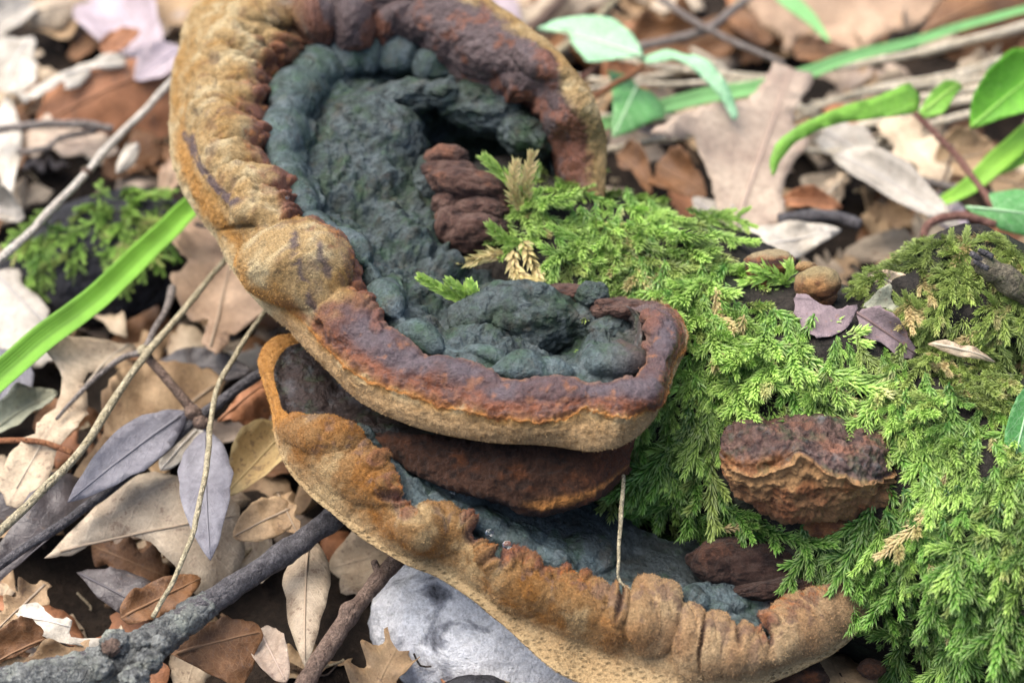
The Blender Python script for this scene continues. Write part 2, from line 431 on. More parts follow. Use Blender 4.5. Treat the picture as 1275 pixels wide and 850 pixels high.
pI2 = mix(pI, pJ, .13) - Z * .28 * jw; pR = mix(pI, pJ, .52) + Z * .16 * jw + TOCAM * .05
P = np.stack([pU3, pU2, pU1, pO, pE, pC, pI, pI2, pR, pJ, pK, pL], 1)
cnt = [5, 8, 14, 34, 44, 50, 10, 26, 30, 70, 44]
G, S, VP = loft(P, cnt, 1250)
ib = np.concatenate([[0], np.cumsum(cnt)]); ib[-1] -= 1
N = gnormals(G)
if (N[:, ib[5]] @ TOCAM).mean() < 0: N = -N
px, py = proj(G); Sg, Vg = np.meshgrid(S, VP, indexing='ij')
rim = sstep(2.9, 3.6, Vg) * (1 - sstep(6.0, 6.8, Vg)); capm = sstep(6.2, 7.0, Vg)
rimdomes = [(318,18,44,17,5,.16), (338,62,22,15,60,.16), (362,48,14,13,0,.14), (292,68,48,18,12,.13), (300,96,30,14,20,.12), (297,118,28,14,25,.12),
 (270,142,34,15,18,.12), (284,170,38,16,25,.12), (292,200,44,17,30,.12), (312,236,44,20,35,.12), (372,336,66,48,10,.26), (262,30,40,40,0,.10), (240,110,30,50,0,.06),
 (395,25,32,26,20,.18), (440,30,27,32,0,.22), (500,38,38,38,0,.16), (545,55,26,30,20,.12), (590,66,44,30,25,.16), (640,108,30,18,10,.18), (665,75,34,22,40,.12), (690,165,30,22,70,.1), (720,120,26,18,60,.1), (715,200,30,20,90,.08),
 (425,392,34,34,20,.10), (450,395,26,20,35,.12), (490,428,40,20,25,.12), (560,462,56,20,10,.14), (600,465,22,15,10,.1), (690,482,44,20,8,.14), (645,486,26,16,10,.06), (790,490,44,22,5,.16), (752,498,26,18,60,.08), (825,408,26,40,-20,.14), (806,398,20,14,0,.1), (800,448,22,26,0,.1), (818,470,18,26,20,.08)]
capdomes = [(432,78,26,26,0,.2), (455,75,26,26,0,.2), (495,76,28,24,0,.2), (536,86,24,22,0,.22), (398,92,34,30,20,.2), (372,122,38,34,0,.2), (355,168,40,34,40,.16), (360,212,34,30,0,.12),
 (382,240,34,26,30,.12), (430,312,34,22,25,.14), (482,372,26,22,40,.14), (520,420,34,18,20,.1), (400,286,30,20,20,.1),
 (462,172,92,70,62,.42), (420,215,50,34,60,.25), (500,205,40,60,20,.25), (430,120,40,28,30,.18), (505,150,50,40,30,.2), (600,132,62,34,12,.25), (655,165,42,26,35,.2), (560,120,40,24,0,.2), (530,240,50,50,0,.2), (505,290,44,30,30,.22), (560,330,26,20,0,.2),
 (650,464,42,15,0,.18), (690,462,26,14,10,.12), (760,445,46,26,10,.2), (605,430,46,18,20,.12), (775,420,16,16,0,.12)]
holes = [(700,428,42,17,5,-.28), (585,318,30,22,0,-.25), (600,205,60,26,20,-.2), (555,395,30,14,20,-.06), (640,195,40,20,0,-.2), (398,405,8,8,0,-.12), (300,282,26,5,-10,-.14), (353,286,24,5,-8,-.12), (735,335,10,10,0,0)]
wob = 5 * np.stack([fbm(G * 2.2 + 3, 3), fbm(G * 2.2 + 40, 3)])
n2p = fbm(G * 5, 3)
_r = np.random.default_rng(15)
KA = [(x + _r.normal() * sx, y + _r.normal() * sy, r0 * _r.uniform(.7, 1.4), r0 * _r.uniform(.5, 1), _r.uniform(0, 90), _r.uniform(.05, .10)) for (x, y, n_, sx, sy, r0) in
  [(348,252,7,4,12,7), (362,280,6,8,5,8), (444,345,7,4,14,8), (452,374,5,5,6,8), (312,185,5,4,12,7), (316,130,5,3,10,7), (325,78,6,5,12,9), (350,55,6,10,8,10), (380,42,6,16,6,11), (642,112,6,10,6,9), (664,150,5,5,12,8), (470,402,4,5,6,8), (806,402,6,8,8,9), (795,430,6,8,10,9)] for _ in range(n_)]
kA = dome(px, py, KA) * sstep(5.1, 5.5, Vg) * (1 - sstep(6.1, 6.6, Vg))
fr = sstep(20.5, 22.5, Sg); lf_ = 1 - sstep(11.5, 12.5, 23 - 0 * Sg) * 0
dR = (1 - fr) * 2.1 * dome(px + .5 * wob[0], py + .5 * wob[1], rimdomes) + fr * .62 * dome(px + wob[0], py + wob[1], rimdomes, .95)
ph_ = 1.2 * Sg + .30 * (Vg - 5) + .55 * fbm(G * .9 + 60, 3) + .18 * n2p; fo = np.abs(2 * (ph_ - np.floor(ph_)) - 1)
fold = np.sqrt(np.clip(1 - fo ** 2.6, 0, 1)) * sstep(4.35, 5.3, Vg + .25 * fbm(G * 1.4 + 80, 2)) * (1 - sstep(6.05, 6.5, Vg)) * sstep(10.8, 11.8, Sg) * (1 - sstep(18.2, 18.9, Sg)) * (.75 + .5 * fbm(G * 1.1 + 90, 2))
dR = dR * (1 - .55 * sstep(10.8, 11.8, Sg) * (1 - sstep(18.2, 18.9, Sg))) + .25 * fold
ff = 1 - sstep(7.6, 8.6, Sg); dR = dR * (1 - ff) + ff * .8 * dome(px + wob[0], py + wob[1], rimdomes, 1.0) + kA
cq = sstep(8.4, 9.2, Vg)
dC = (1 - cq) * 1.4 * dome(px + 1.0 * wob[0], py + 1.0 * wob[1], capdomes) + cq * 1.2 * dome(px + 2.4 * wob[0], py + 2.4 * wob[1], capdomes, .8) + dome(px + wob[0], py + wob[1], holes, 1.0)
n1 = fbm(G * 1.6, 4); n2 = fbm(G * 5, 4); n3 = ridged(G * 3.2, 4)
crag = capm * sstep(8.6, 9.3, Vg)
hide = np.where(Vg < 2.9, .3, 1)
disp = rim * (dR + .05 * n1 + .030 * n2 + .02 * fbm(G * 11, 2)) + capm * (dC + .03 * n1 + .022 * n2) + crag * (.16 * n1 + .07 * n2 + .02 * (n3 - .3) + .018 * fbm(G * 9, 3) - .06 * np.clip(pn(G * 3.5 + 3), 0, 1)) + (1 - rim) * (1 - capm) * .04 * n1 * hide
disp = disp + sstep(6.2, 6.6, Vg) * dome(px, py, [h for h in holes[5:8]], 1.0)
edge = np.exp(-((Vg - 4) / .06) ** 2) * sstep(21.5, 23, Sg) * (1 - sstep(34, 36, Sg))
disp = disp + edge * .025 * (1 + fbm(G * 6, 3)) + rim * dome(px, py, holes[5:8], 1.0)
# the free border is ragged: the edge line wanders up and down
G2 = G + N * disp[..., None]
wander = sstep(3.2, 4, Vg) * (1 - sstep(4, 4.8, Vg)) * sstep(21.5, 23, Sg) * (1 - sstep(34, 36, Sg))
G2 = G2 + Z * (wander * (.05 * fbm(G * 4, 3) + .05 * fbm(G * 13, 2)))[..., None]
# pigments
def lerp3(c, b, t): return c + (V(b) - c) * t[..., None]
q1, q2, q3 = fbm(G * 2.3 + 11, 4), fbm(G * 7 + 31, 4), fbm(G * 17 + 5, 3)
col = np.broadcast_to(V([.29, .20, .092]), G.shape).copy()
col = lerp3(col, [.25, .14, .04], sstep(-.05, .45, q1 + .3 * q2) * .8)
col = lerp3(col, [.39, .315, .18], sstep(.0, .5, -q1 + .4 * q2) * .9)
col = lerp3(col, [.32, .16, .04], np.exp(-((Vg - 4.1) / .35) ** 2) * sstep(-.2, .3, q1 + .2) * sstep(14, 17, Sg) * .8)
col = lerp3(col, [.13, .085, .05], sstep(.28, .5, q3 * .8 + q2 * .5) * sstep(4.2, 4.8, Vg) * .55)
farm = 1 - sstep(10.0, 12.5, Sg)
col = lerp3(col, [.44, .37, .23], (1 - sstep(3.0, 3.8, Vg + .3 * q2)) * .75 * (1 - farm))
col = lerp3(col, [.22, .145, .06], farm * sstep(-.5, .2, q2) * .8)
left = sstep(10.5, 12.5, Sg) * (1 - sstep(21.3, 22.3, Sg + .5 * q1))
front = sstep(21.3, 22.3, Sg + .5 * q1); far = 1 - sstep(10.3, 11.8, Sg + .6 * q1)
dark = V([.045, .022, .02]); rust = V([.145, .040, .011]); plum = V([.062, .028, .026]); bloom = V([.072, .056, .066]); orange = V([.36, .15, .035])
patch = left * sstep(.18, .36, q1 * .5 + q2 * .8 + .25 * np.exp(-((Vg - 5.0) / .35) ** 2) - .12)
col = lerp3(col, [.12, .07, .05], patch * .4 * sstep(4.4, 4.9, Vg))
inner = left * sstep(5.45, 5.8, Vg + .3 * q2) * sstep(-.5, .0, q1 + .3)
col = lerp3(col, mix(rust, dark, .35), inner); col = lerp3(col, orange, inner * sstep(.2, .5, q2) * .7)
def strip(xs, ys, w_): return np.exp(-((px + 5 * q2 + 3 * q3 - np.interp(py, ys, xs)) / w_) ** 4) * sstep(ys[0] - 4, ys[0] + 4, py + 6 * q2) * (1 - sstep(ys[-1] - 4, ys[-1] + 4, py + 6 * q2))
stripe = left * np.maximum(strip([236, 240, 249, 263, 279, 300], [166, 186, 205, 224, 242, 262], 6.5), .8 * strip([370, 384, 391, 396], [318, 345, 370, 398], 4)) * sstep(-.45, -.1, q2 + .4 * q3)
stripe = np.maximum(stripe, left * .75 * strip([395, 405, 410], [330, 345, 362], 4)); stripe = np.maximum(stripe, left * np.exp(-((px - 302) / 4) ** 2 - ((py - 326) / 6) ** 2))
col = lerp3(col, [.075, .055, .06], np.clip(stripe * 1.2, 0, 1) * .9)
fz = Vg + .22 * q1 + .12 * q2
f_top = front * sstep(3.93, 4.03, fz * .4 + Vg * .6)
col = lerp3(col, [.33, .215, .105], front * (1 - sstep(3.6, 4.05, Vg)) * .9)
col = lerp3(col, [.20, .115, .045], front * (1 - sstep(3.5, 4.0, Vg)) * sstep(0, .5, q2 + .3 * q3) * .6)
col = lerp3(col, orange * .9, front * np.exp(-((Vg - 4.0 + .08 * q2) / .045) ** 2))
col = lerp3(col, [.17, .065, .022], f_top * .95 * sstep(3.9, 4.2, fz + .1 * q3))
col = lerp3(col, rust, f_top * sstep(4.15, 4.5, fz))
col = lerp3(col, dark * 1.3, f_top * sstep(4.05, 4.4, fz) * (1 - sstep(4.6, 4.9, fz)) * sstep(-.1, .3, q2) * .8)
col = lerp3(col, plum, f_top * sstep(4.55, 5.0, fz)); col = lerp3(col, bloom, f_top * sstep(4.75, 5.2, fz) * (1 - sstep(5.5, 5.8, fz)) * sstep(-.3, .3, q1) * .7)
col = lerp3(col, [.15, .08, .05], f_top * sstep(5.6, 5.95, Vg + .3 * q2) * .8)
col = lerp3(col, [.25, .09, .025], f_top * sstep(.2, .5, q2 - .3 * q1) * .5)
backm = sstep(33.8, 35.2, Sg) * sstep(3.0, 3.5, Vg)
col = lerp3(col, [.085, .05, .045], backm)
col = lerp3(col, mix(rust, dark, .3), np.clip(kA * 14, 0, 1) * .75)
r_far = far * sstep(3.6, 4.3, Vg + .5 * q1 + .25 * q2)
col = lerp3(col, [.052, .030, .029], r_far); col = lerp3(col, [.11, .08, .08], r_far * sstep(.05, .5, q2 + .3 * q1) * .6)
col = lerp3(col, rust * .8, r_far * sstep(.1, .45, q1 + .4 * q2 + .5 * (1 - sstep(1.5, 5, Sg)) + .3 * (sstep(9.5, 10.5, Sg))) * .85)
g1 = V([.068, .096, .098]); g2 = V([.045, .072, .06]); g3 = V([.016, .021, .018]); gw = V([.12, .15, .16])
cc = np.broadcast_to(g1, G.shape).copy()
cc = lerp3(cc, g2, sstep(-.2, .4, q1)); cc = lerp3(cc, gw, sstep(.1, .6, q2 - .3 * q1) * .6)
cc = cc * mix(.9, .6, crag)[..., None]
cc = lerp3(cc, [.035, .06, .03], crag * sstep(.1, .5, q1 + .3 * q3) * .6)
cc = lerp3(cc, g3, crag * sstep(.0, .5, -q2 + .3 * q3) * .7)
cc = lerp3(cc, g3, crag * sstep(9.7, 10.6, Vg) * .6)
rb = sstep(31, 34, Sg) * 1.0
cc = lerp3(cc, [.062, .036, .028], np.clip(sstep(27.5, 30, Sg) * (1 - sstep(8.0, 10.2, Vg + .5 * q1 + 1.2 * sstep(33.5, 36, Sg))) , 0, 1) * .9)
cc = lerp3(cc, [.05, .032, .028], (1 - sstep(6.1, 7.0, Vg)) * .8)
col = lerp3(col, 0 * V([1, 1, 1]), np.zeros(Vg.shape)) * (1 - sstep(5.98, 6.12, Vg))[..., None] + cc * sstep(5.98, 6.12, Vg)[..., None]
M_A = root('bracket_fungus', 'largest bowl-shaped bracket fungus with blue-grey centre and thick tan and purple rim', 'bracket fungus', at(600, 320, 2.0), 'bracket fungi on the mossy log')
_bf = NB('velvet_fuzz'); _bf.fin(_bf.attr('Col').outputs['Color'], .9, None, .05); M_FUZZ = _bf.m
def fuzz(par, G_, C_, a, b, keep, n, seed, L=.030):
    """short velvety hairs standing on the rim"""
    rg_ = np.random.default_rng(seed); g_, c_ = cut(G_, a, b), cut(C_, a, b); nn = gnormals(g_)
    if (nn[g_.shape[0] // 2, g_.shape[1] // 2] @ TOCAM) < 0: nn = -nn
    k_ = cut(keep, a, b).ravel(); ar = np.linalg.norm(np.cross(np.gradient(g_, axis=0), np.gradient(g_, axis=1)), axis=-1).ravel() * k_
    idx = rg_.choice(len(ar), n, p=ar / ar.sum()); p_ = g_.reshape(-1, 3)[idx] + rg_.normal(0, .006, (n, 3)); q_ = nn.reshape(-1, 3)[idx]
    d_ = unit(q_ + rg_.normal(0, .55, (n, 3))) * (L * rg_.uniform(.5, 1.3, n))[:, None]; s_ = unit(np.cross(d_, rg_.normal(size=(n, 3)))) * .0035
    v_ = np.stack([p_ - q_ * .006 - s_, p_ - q_ * .006 + s_, p_ + d_], 1).reshape(-1, 3); cc_ = np.repeat(c_.reshape(-1, 3)[idx] * rg_.uniform(.85, 1.7, n)[:, None], 3, 0)
    o = mk('fuzz', v_, np.arange(3 * n).reshape(-1, 3), M_FUZZ, par, smooth=False, cols=cc_); o['kind'] = 'stuff'
def put(name, a, b, mat, par, G_, C_, U_=None):
    g_, c_ = cut(G_, a, b), cut(C_, a, b)
    return mk(name, g_.reshape(-1, 3), gridfaces(g_.shape[0], g_.shape[1]), mat, par, cols=c_.reshape(-1, 3), uv=None if U_ is None else cut(U_, a, b).reshape(-1, 1))
put('pore_surface', 0, ib[3], M_PORES, M_A, G2, col); gloss = np.clip(f_top * sstep(4.0, 4.3, Vg) + r_far + inner * .9, 0, 1)
put('rim', ib[3], ib[6], M_VELVET, M_A, G2, col, gloss); put('cap', ib[6], ib[11], M_CAP, M_A, G2, col)
fuzz(M_A, G2, col, ib[3], ib[6], 1 - .85 * gloss, 80000, 5, .019)
G_A = G2

# ---- bracket B : the lower, shelf-like one
B = [
 # O         P        C        I        J        K
 (385,415, 386,416, 388,418, 390,422, 400,440, 430,452), (343,419, 345,421, 350,424, 358,432, 385,455, 450,470),
 (323,445, 325,446, 331,450, 341,457, 385,475, 460,485), (327,475, 329,476, 336,480, 346,486, 395,500, 470,500),
 (338,515, 340,514, 347,512, 355,512, 400,515, 475,515), (344,548, 347,545, 362,530, 393,521, 430,522, 490,530),
 (357,582, 361,577, 385,548, 432,525, 455,531, 510,540), (387,617, 392,610, 425,565, 456,543, 475,548, 530,555),
 (427,650, 432,643, 460,598, 482,576, 502,570, 550,575), (462,677, 467,669, 486,632, 498,608, 522,598, 575,590),
 (505,702, 508,693, 516,660, 513,640, 545,617, 600,605), (542,716, 546,703, 552,655, 545,629, 580,632, 640,625),
 (588,745, 592,731, 592,678, 578,646, 620,650, 670,640), (624,775, 631,760, 624,716, 610,688, 655,672, 700,655),
 (654,803, 664,778, 658,728, 640,692, 680,690, 730,675), (688,832, 700,792, 702,742, 682,705, 715,705, 760,690),
 (724,850, 732,805, 746,766, 726,718, 755,718, 785,700), (770,860, 772,820, 785,778, 766,734, 780,728, 805,712),
 (815,864, 815,836, 820,768, 806,725, 830,732, 840,720), (850,864, 850,848, 856,792, 846,742, 860,740, 870,728),
 (890,861, 890,853, 892,806, 882,762, 885,752, 895,728), (930,856, 930,849, 926,813, 918,778, 915,760, 920,728),
 (967,846, 966,838, 960,812, 949,791, 940,768, 940,730), (1006,829, 1004,822, 990,785, 968,765, 955,757, 955,733),
 (1040,811, 1038,805, 1020,777, 990,745, 975,746, 968,741), (1068,787, 1066,783, 1045,762, 1014,737, 995,741, 980,736),
 (1077,762, 1074,760, 1062,749, 1038,732, 1015,737, 1000,736), (1066,740, 1064,740, 1057,739, 1043,734, 1030,736, 1015,737)]
B = V(B).reshape(len(B), 6, 2); st = np.arange(len(B))
B[5:26, 3, 1] += 8; B[5:26, 2, 1] += 4; B[5:26, 4, 1] += 3
bO = prof_h([(0, 2.45), (3, 2.35), (6, 2.15), (10, 1.75), (13, 1.3), (16, .95), (20, .85), (24, .85), (27, 1.15)])
bC = bO + prof_h([(0, .12), (4, .15), (6, .4), (12, .5), (17, .6), (22, .5), (25, .35), (27, .15)])
bP = bO + prof_h([(0, .05), (9, .06), (14, .1), (18, .1), (27, .05)])
bI = bO + prof_h([(0, .1), (4, .15), (6, .5), (12, .58), (17, .68), (22, .5), (25, .42), (27, .2)])
bJ = bO + prof_h([(0, .0), (4, .05), (6, .25), (12, .25), (17, .35), (22, .3), (25, .3), (27, .15)])
bK = bJ - .12
qO, qP, qC, qI, qJ, qK = [at(B[:, k, 0], B[:, k, 1], h) for k, h in enumerate((bO, bP, bC, bI, bJ, bK))]
bin_ = at(720, 560, 1.4) - qO; bin_[:, 2] = 0; bfin = np.clip(unit(bin_)[:, 1] + .25, .15, 1)[:, None]
qU1 = qO + bin_ * .08 * bfin - Z * .10; qU2 = qO + bin_ * .4 * bfin - Z * .45; qU3 = qO + bin_ * .85 - Z * .8
bj = prof_h([(0, .1), (4, .2), (6, 1), (22, 1), (25, .4), (27, .2)])[:, None]
qI2 = mix(qI, qJ, .2) - Z * .22 * bj; qR = mix(qI, qJ, .7) + Z * .05 * bj
qL = qK + bin_ * .25 - Z * .15
P = np.stack([qU3, qU2, qU1, qO, qP, qC, qI, qI2, qR, qJ, qK, qL], 1)
cnt = [5, 8, 12, 26, 46, 40, 8, 12, 14, 40, 18]
G, S, VP = loft(P, cnt, 1150)
ib = np.concatenate([[0], np.cumsum(cnt)]); ib[-1] -= 1
N = gnormals(G)
if (N[:, ib[5]] @ TOCAM).mean() < 0: N = -N
px, py = proj(G); Sg, Vg = np.meshgrid(S, VP, indexing='ij')
rim = sstep(3.6, 4.3, Vg) * (1 - sstep(6.0, 6.8, Vg)); capm = sstep(6.2, 7.0, Vg)
bd = [(560,690,30,24,30,.08), (620,735,24,20,20,.07), (675,775,30,26,20,.08), (745,790,30,30,0,.07), (415,620,30,30,0,.06), (405,546,56,26,18,.14), (440,590,62,34,28,.16), (395,575,40,40,0,.06), (482,602,18,16,0,.08), (540,660,48,36,15,.16), (500,668,30,26,0,.06), (600,705,46,30,30,.1), (650,735,50,36,30,.12), (705,760,46,50,30,.12),
 (745,735,22,16,20,.1), (770,750,14,30,0,.14), (814,768,34,52,0,.2), (860,800,22,50,0,.12), (888,800,24,44,5,.14), (915,806,26,40,15,.13), (938,805,20,34,15,.1), (1003,776,46,42,-20,.17), (1048,760,30,36,-15,.1), (1020,738,26,12,0,.08), (975,800,26,30,-20,.06)]
bh = [(774,742,5,34,8,-.16), (874,800,3.5,36,3,-.15), (955,782,7,30,-5,-.2), (490,622,22,7,10,-.16), (588,668,14,10,40,-.14), (916,792,4,22,-15,-.09), (848,790,4,30,-8,-.05), (617,696,14,9,30,-.15)]
wob = 5 * np.stack([fbm(G * 2.4 + 3, 3), fbm(G * 2.4 + 40, 3)])
n1 = fbm(G * 1.7, 4); n2 = fbm(G * 5, 4)
disp = rim * (dome(px + wob[0], py + wob[1], bd) + dome(px + .5 * wob[0], py + .5 * wob[1], bh, 1.0) + .04 * n1 + .014 * n2 + .010 * fbm(G * 11, 2))
ph_ = 1.25 * Sg + .25 * (Vg - 5) + .5 * fbm(G * .9 + 60, 3) + .12 * n2; fo = np.abs(2 * (ph_ - np.floor(ph_)) - 1)
disp = disp + .045 * np.sqrt(np.clip(1 - fo ** 2.6, 0, 1)) * sstep(4.7, 5.5, Vg + .3 * fbm(G * 1.3 + 80, 2)) * (1 - sstep(6.05, 6.5, Vg)) * sstep(4.6, 5.4, Sg)
disp = disp + capm * (.06 * n1 + .035 * n2 + .03 * (ridged(G * 3.5, 3) - .3) * sstep(17, 19, Sg) + .03 * np.abs(fbm(G * 2.4, 3)))
lump = dome(px + wob[0], py + wob[1], [(570,618,38,20,15,.14), (610,655,34,20,30,.14), (650,672,34,20,20,.15), (690,692,36,20,20,.13), (735,690,36,24,20,.12), (540,595,30,20,20,.1), (868,745,24,18,0,.14), (905,745,34,18,0,.16), (945,742,30,14,0,.12), (385,475,30,40,0,.05), (400,445,30,20,0,.05)])
disp = disp + capm * lump + (1 - rim) * (1 - capm) * .02 * n1
crust = sstep(5.3, 5.95, Vg) * (1 - sstep(6.2, 6.8, Vg)) * (sstep(8, 9, Sg) * (1 - sstep(9.6, 10.2, Sg)) + sstep(11.3, 12.2, Sg) * (1 - sstep(15.5, 16.6, Sg)) + .6 * sstep(21, 22, Sg))
vd = np.abs(pn(G * 7.5)); _r = np.random.default_rng(16)
KB = [(x + _r.normal() * sx, y + _r.normal() * sy, r0 * _r.uniform(.7, 1.5), r0 * _r.uniform(.55, 1.1), _r.uniform(0, 90), _r.uniform(.05, .11)) for (x, y, n_, sx, sy, r0) in
  [(600,662,12,12,12,8), (585,648,7,9,5,7), (640,695,14,16,6,8), (680,707,14,18,7,9), (492,626,8,9,7,8), (622,688,8,8,8,8), (468,574,5,5,9,8), (738,722,5,8,4,7), (705,710,8,12,5,9), (940,783,7,9,7,9), (957,765,6,6,9,9)] for _ in range(n_)]
kB = dome(px, py, KB) * sstep(5.0, 5.4, Vg) * (1 - sstep(6.3, 6.9, Vg)); disp = disp + kB + crust * .02 * (sstep(0, .5, vd) - .3)
G2 = G + N * disp[..., None]
q1, q2, q3 = fbm(G * 2.1 + 11, 4), fbm(G * 7 + 31, 4), fbm(G * 17 + 5, 3)
col = np.broadcast_to(V([.205, .112, .042]), G.shape).copy()
col = lerp3(col, [.20, .085, .018], sstep(-.1, .4, q1 + .3 * q2) * .85)
col = lerp3(col, [.31, .215, .105], sstep(.05, .5, -q1 + .4 * q2))
col = lerp3(col, [.33, .235, .14], sstep(15.5, 18.5, Sg) * .5)
col = lerp3(col, [.35, .26, .14], (1 - sstep(3.6, 4.7, Vg + .35 * q2)) * .75)
col = lerp3(col, [.11, .065, .04], sstep(.3, .5, q3 * .7 + q2 * .5 + .1 * sstep(5, 5.6, Vg)) * .6 * sstep(4.6, 5.2, Vg))
col = lerp3(col, [.14, .085, .06], sstep(.25, .5, q2 + .35 * np.exp(-((Vg - 5.6) / .3) ** 2)) * .6 * sstep(4.6, 5.2, Vg))
col = lerp3(col, [.13, .05, .03], np.clip(crust * 1.2, 0, 1) * sstep(-.2, .3, q2) * .7); col = lerp3(col, [.34, .12, .03], crust * sstep(.1, .4, q3))
col = lerp3(col, [.10, .06, .05], np.clip(-dome(px + .5 * wob[0], py + .5 * wob[1], bh, 1.0) * 9, 0, 1) * .75 * rim)
col = lerp3(col, [.13, .048, .03], np.clip(kB * 14, 0, 1) * .55 * sstep(5.3, 5.7, Vg + .3 * q2)); col = lerp3(col, [.26, .12, .05], np.clip(kB * 12 - .5, 0, 1) * sstep(.1, .4, q3) * .7)
top = 1 - sstep(4.2, 5.0, Sg)
col = lerp3(col, [.36, .17, .04], top * .8)
cc = np.broadcast_to(V([.07, .098, .105]), G.shape).copy()
cc = lerp3(cc, [.042, .062, .06], sstep(-.2, .4, q1)); cc = lerp3(cc, [.11, .135, .145], sstep(.1, .5, q2) * .5)
cc = lerp3(cc, [.026, .030, .030], sstep(9.2, 9.9, Vg + .4 * q1) * .75)
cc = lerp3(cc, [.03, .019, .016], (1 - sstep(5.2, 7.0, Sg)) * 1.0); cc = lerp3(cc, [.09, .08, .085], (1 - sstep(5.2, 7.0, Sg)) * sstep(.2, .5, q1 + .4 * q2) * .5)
cc = lerp3(cc, [.13, .06, .05], sstep(22.5, 24, Sg) * .8)
mm = sstep(5.98, 6.15, Vg)[..., None]
col = col * (1 - mm) + cc * mm
M_B = root('bracket_fungus', 'long shelf-like bracket fungus below the bowl-shaped one, tan velvety wavy rim', 'bracket fungus', at(760, 720, .9), 'bracket fungi on the mossy log')
colB = col; 
put('pore_surface', 0, ib[4], M_PORES, M_B, G2, col); put('rim', ib[4], ib[6], M_VELVET, M_B, G2, col); put('cap', ib[6], ib[11], M_CAP, M_B, G2, col)
fuzz(M_B, G2, col, ib[3], ib[6], np.ones(G2.shape[:2]), 75000, 6, .019)
G_B = G2

# ------------------------------------------------------------------ lumps that belong to the bowl-shaped bracket
def crag_blob(px_, py_, w_, r, rot=0, amp=.2, fine=.03, seed=0, sub=6, freq=1.4):
    return blob(atw(px_, py_, w_), r, sub, amp, freq, rot, fine, seed)
def crust_cols(v, kind):
    q1, q2, q3 = fbm(v * 2.3 + 11, 4), fbm(v * 7 + 31, 4), fbm(v * 17 + 5, 3)
    if kind == 'grey':
        c = np.broadcast_to(V([.078, .105, .105]), v.shape).copy()
        c = lerp3(c, [.045, .07, .055], sstep(-.2, .3, q1)); c = lerp3(c, [.12, .15, .155], sstep(.1, .6, q2 - .3 * q1) * .6)
        c = lerp3(c, [.03, .055, .025], sstep(.1, .5, q1 + .3 * q3) * .5); c = lerp3(c, [.014, .018, .016], sstep(.05, .5, -q2 + .3 * q3) * .6)
    elif kind == 'plum':
        c = np.broadcast_to(V([.062, .032, .024]), v.shape).copy()
        c = lerp3(c, [.105, .065, .05], sstep(-.1, .5, q2) * .7); c = lerp3(c, [.16, .07, .04], sstep(.1, .5, q1 + .3 * q3) * .7); c = lerp3(c, [.018, .011, .01], sstep(.0, .5, -q2) * .8)
    elif kind == 'rust':
        c = np.broadcast_to(V([.17, .07, .028]), v.shape).copy()
        c = lerp3(c, [.27, .14, .055], sstep(-.1, .4, q1 + .3 * q2)); c = lerp3(c, [.08, .03, .018], sstep(0, .5, -q2 + .2 * q1) * .7)
    else:                                               # dark brown
        c = np.broadcast_to(V([.045, .020, .011]), v.shape).copy()
        c = lerp3(c, [.10, .034, .012], sstep(0, .5, q1 + .3 * q2) * .8); c = lerp3(c, [.014, .009, .007], sstep(0, .5, -q2) * .7)
    return c
for (a_, b_, w_, r, rot, sd_, am) in [(462, 178, -2.72, (.74, .64, .55), -25, 71, .17), (520, 292, -2.0, (.5, .34, .4), 15, 72, .2), (505, 122, -3.16, (.5, .26, .4), 10, 73, .2), (455, 300, -1.74, (.34, .2, .25), -30, 75, .15), (420, 262, -2.04, (.3, .2, .22), -40, 76, .15), (540, 232, -2.4, (.4, .4, .35), 0, 77, .2), (600, 425, -.33, (.4, .2, .25), 0, 78, .15), (535, 375, -1.03, (.4, .22, .25), -20, 79, .15), (575, 435, -.18, (.32, .18, .2), -10, 80, .14),(648, 398, -.55, (.80, .50, .55), -5, 1, .16), (600, 402, -.45, (.42, .42, .4), 0, 2, .2), (737, 368, -.55, (.24, .18, .25), 0, 4, .15), (722, 402, -.5, (.30, .22, .25), -20, 5, .2),
        (760, 410, -.3, (.30, .21, .22), 10, 6, .12), (600, 136, -3.3, (.62, .36, .5), -10, 7, .2), (655, 172, -3.0, (.42, .3, .4), -35, 8, .2), (548, 118, -3.05, (.3, .2, .3), 0, 9, .2), (556, 335, -1.45, (.3, .22, .3), 0, 10, .25)]:
    v, f = crag_blob(a_, b_, w_, r, rot, am, .035, sd_)
    n_ = unit(v - v.mean(0)); v = v + n_ * (.03 * fbm(v * 6, 3) - .05 * np.clip(pn(v * 3.5 + 3), 0, 1))[:, None]
    mk('cap_lump', v, f, M_CAP, M_A, cols=crust_cols(v, 'grey') * .62)
for (a_, b_, w_, r, rot, sd_) in [(780, 388, -.35, (.45, .16, .3), -6, 21), (715, 368, -.75, (.42, .14, .3), -6, 22), (775, 452, .05, (.42, .22, .25), 5, 23)]:
    v, f = crag_blob(a_, b_, w_, r, rot, .22, .05, sd_)
    mk('brown_lump', v, f, M_VELVET, M_A, cols=crust_cols(v, 'plum'))

def near_w(Gr, x, y):
    a, b = proj(Gr[::4, ::3].reshape(-1, 3)); d = (a - x) ** 2 + (b - y) ** 2
    k = np.argsort(d)[:12]; return wof(Gr[::4, ::3].reshape(-1, 3)[k]).max()
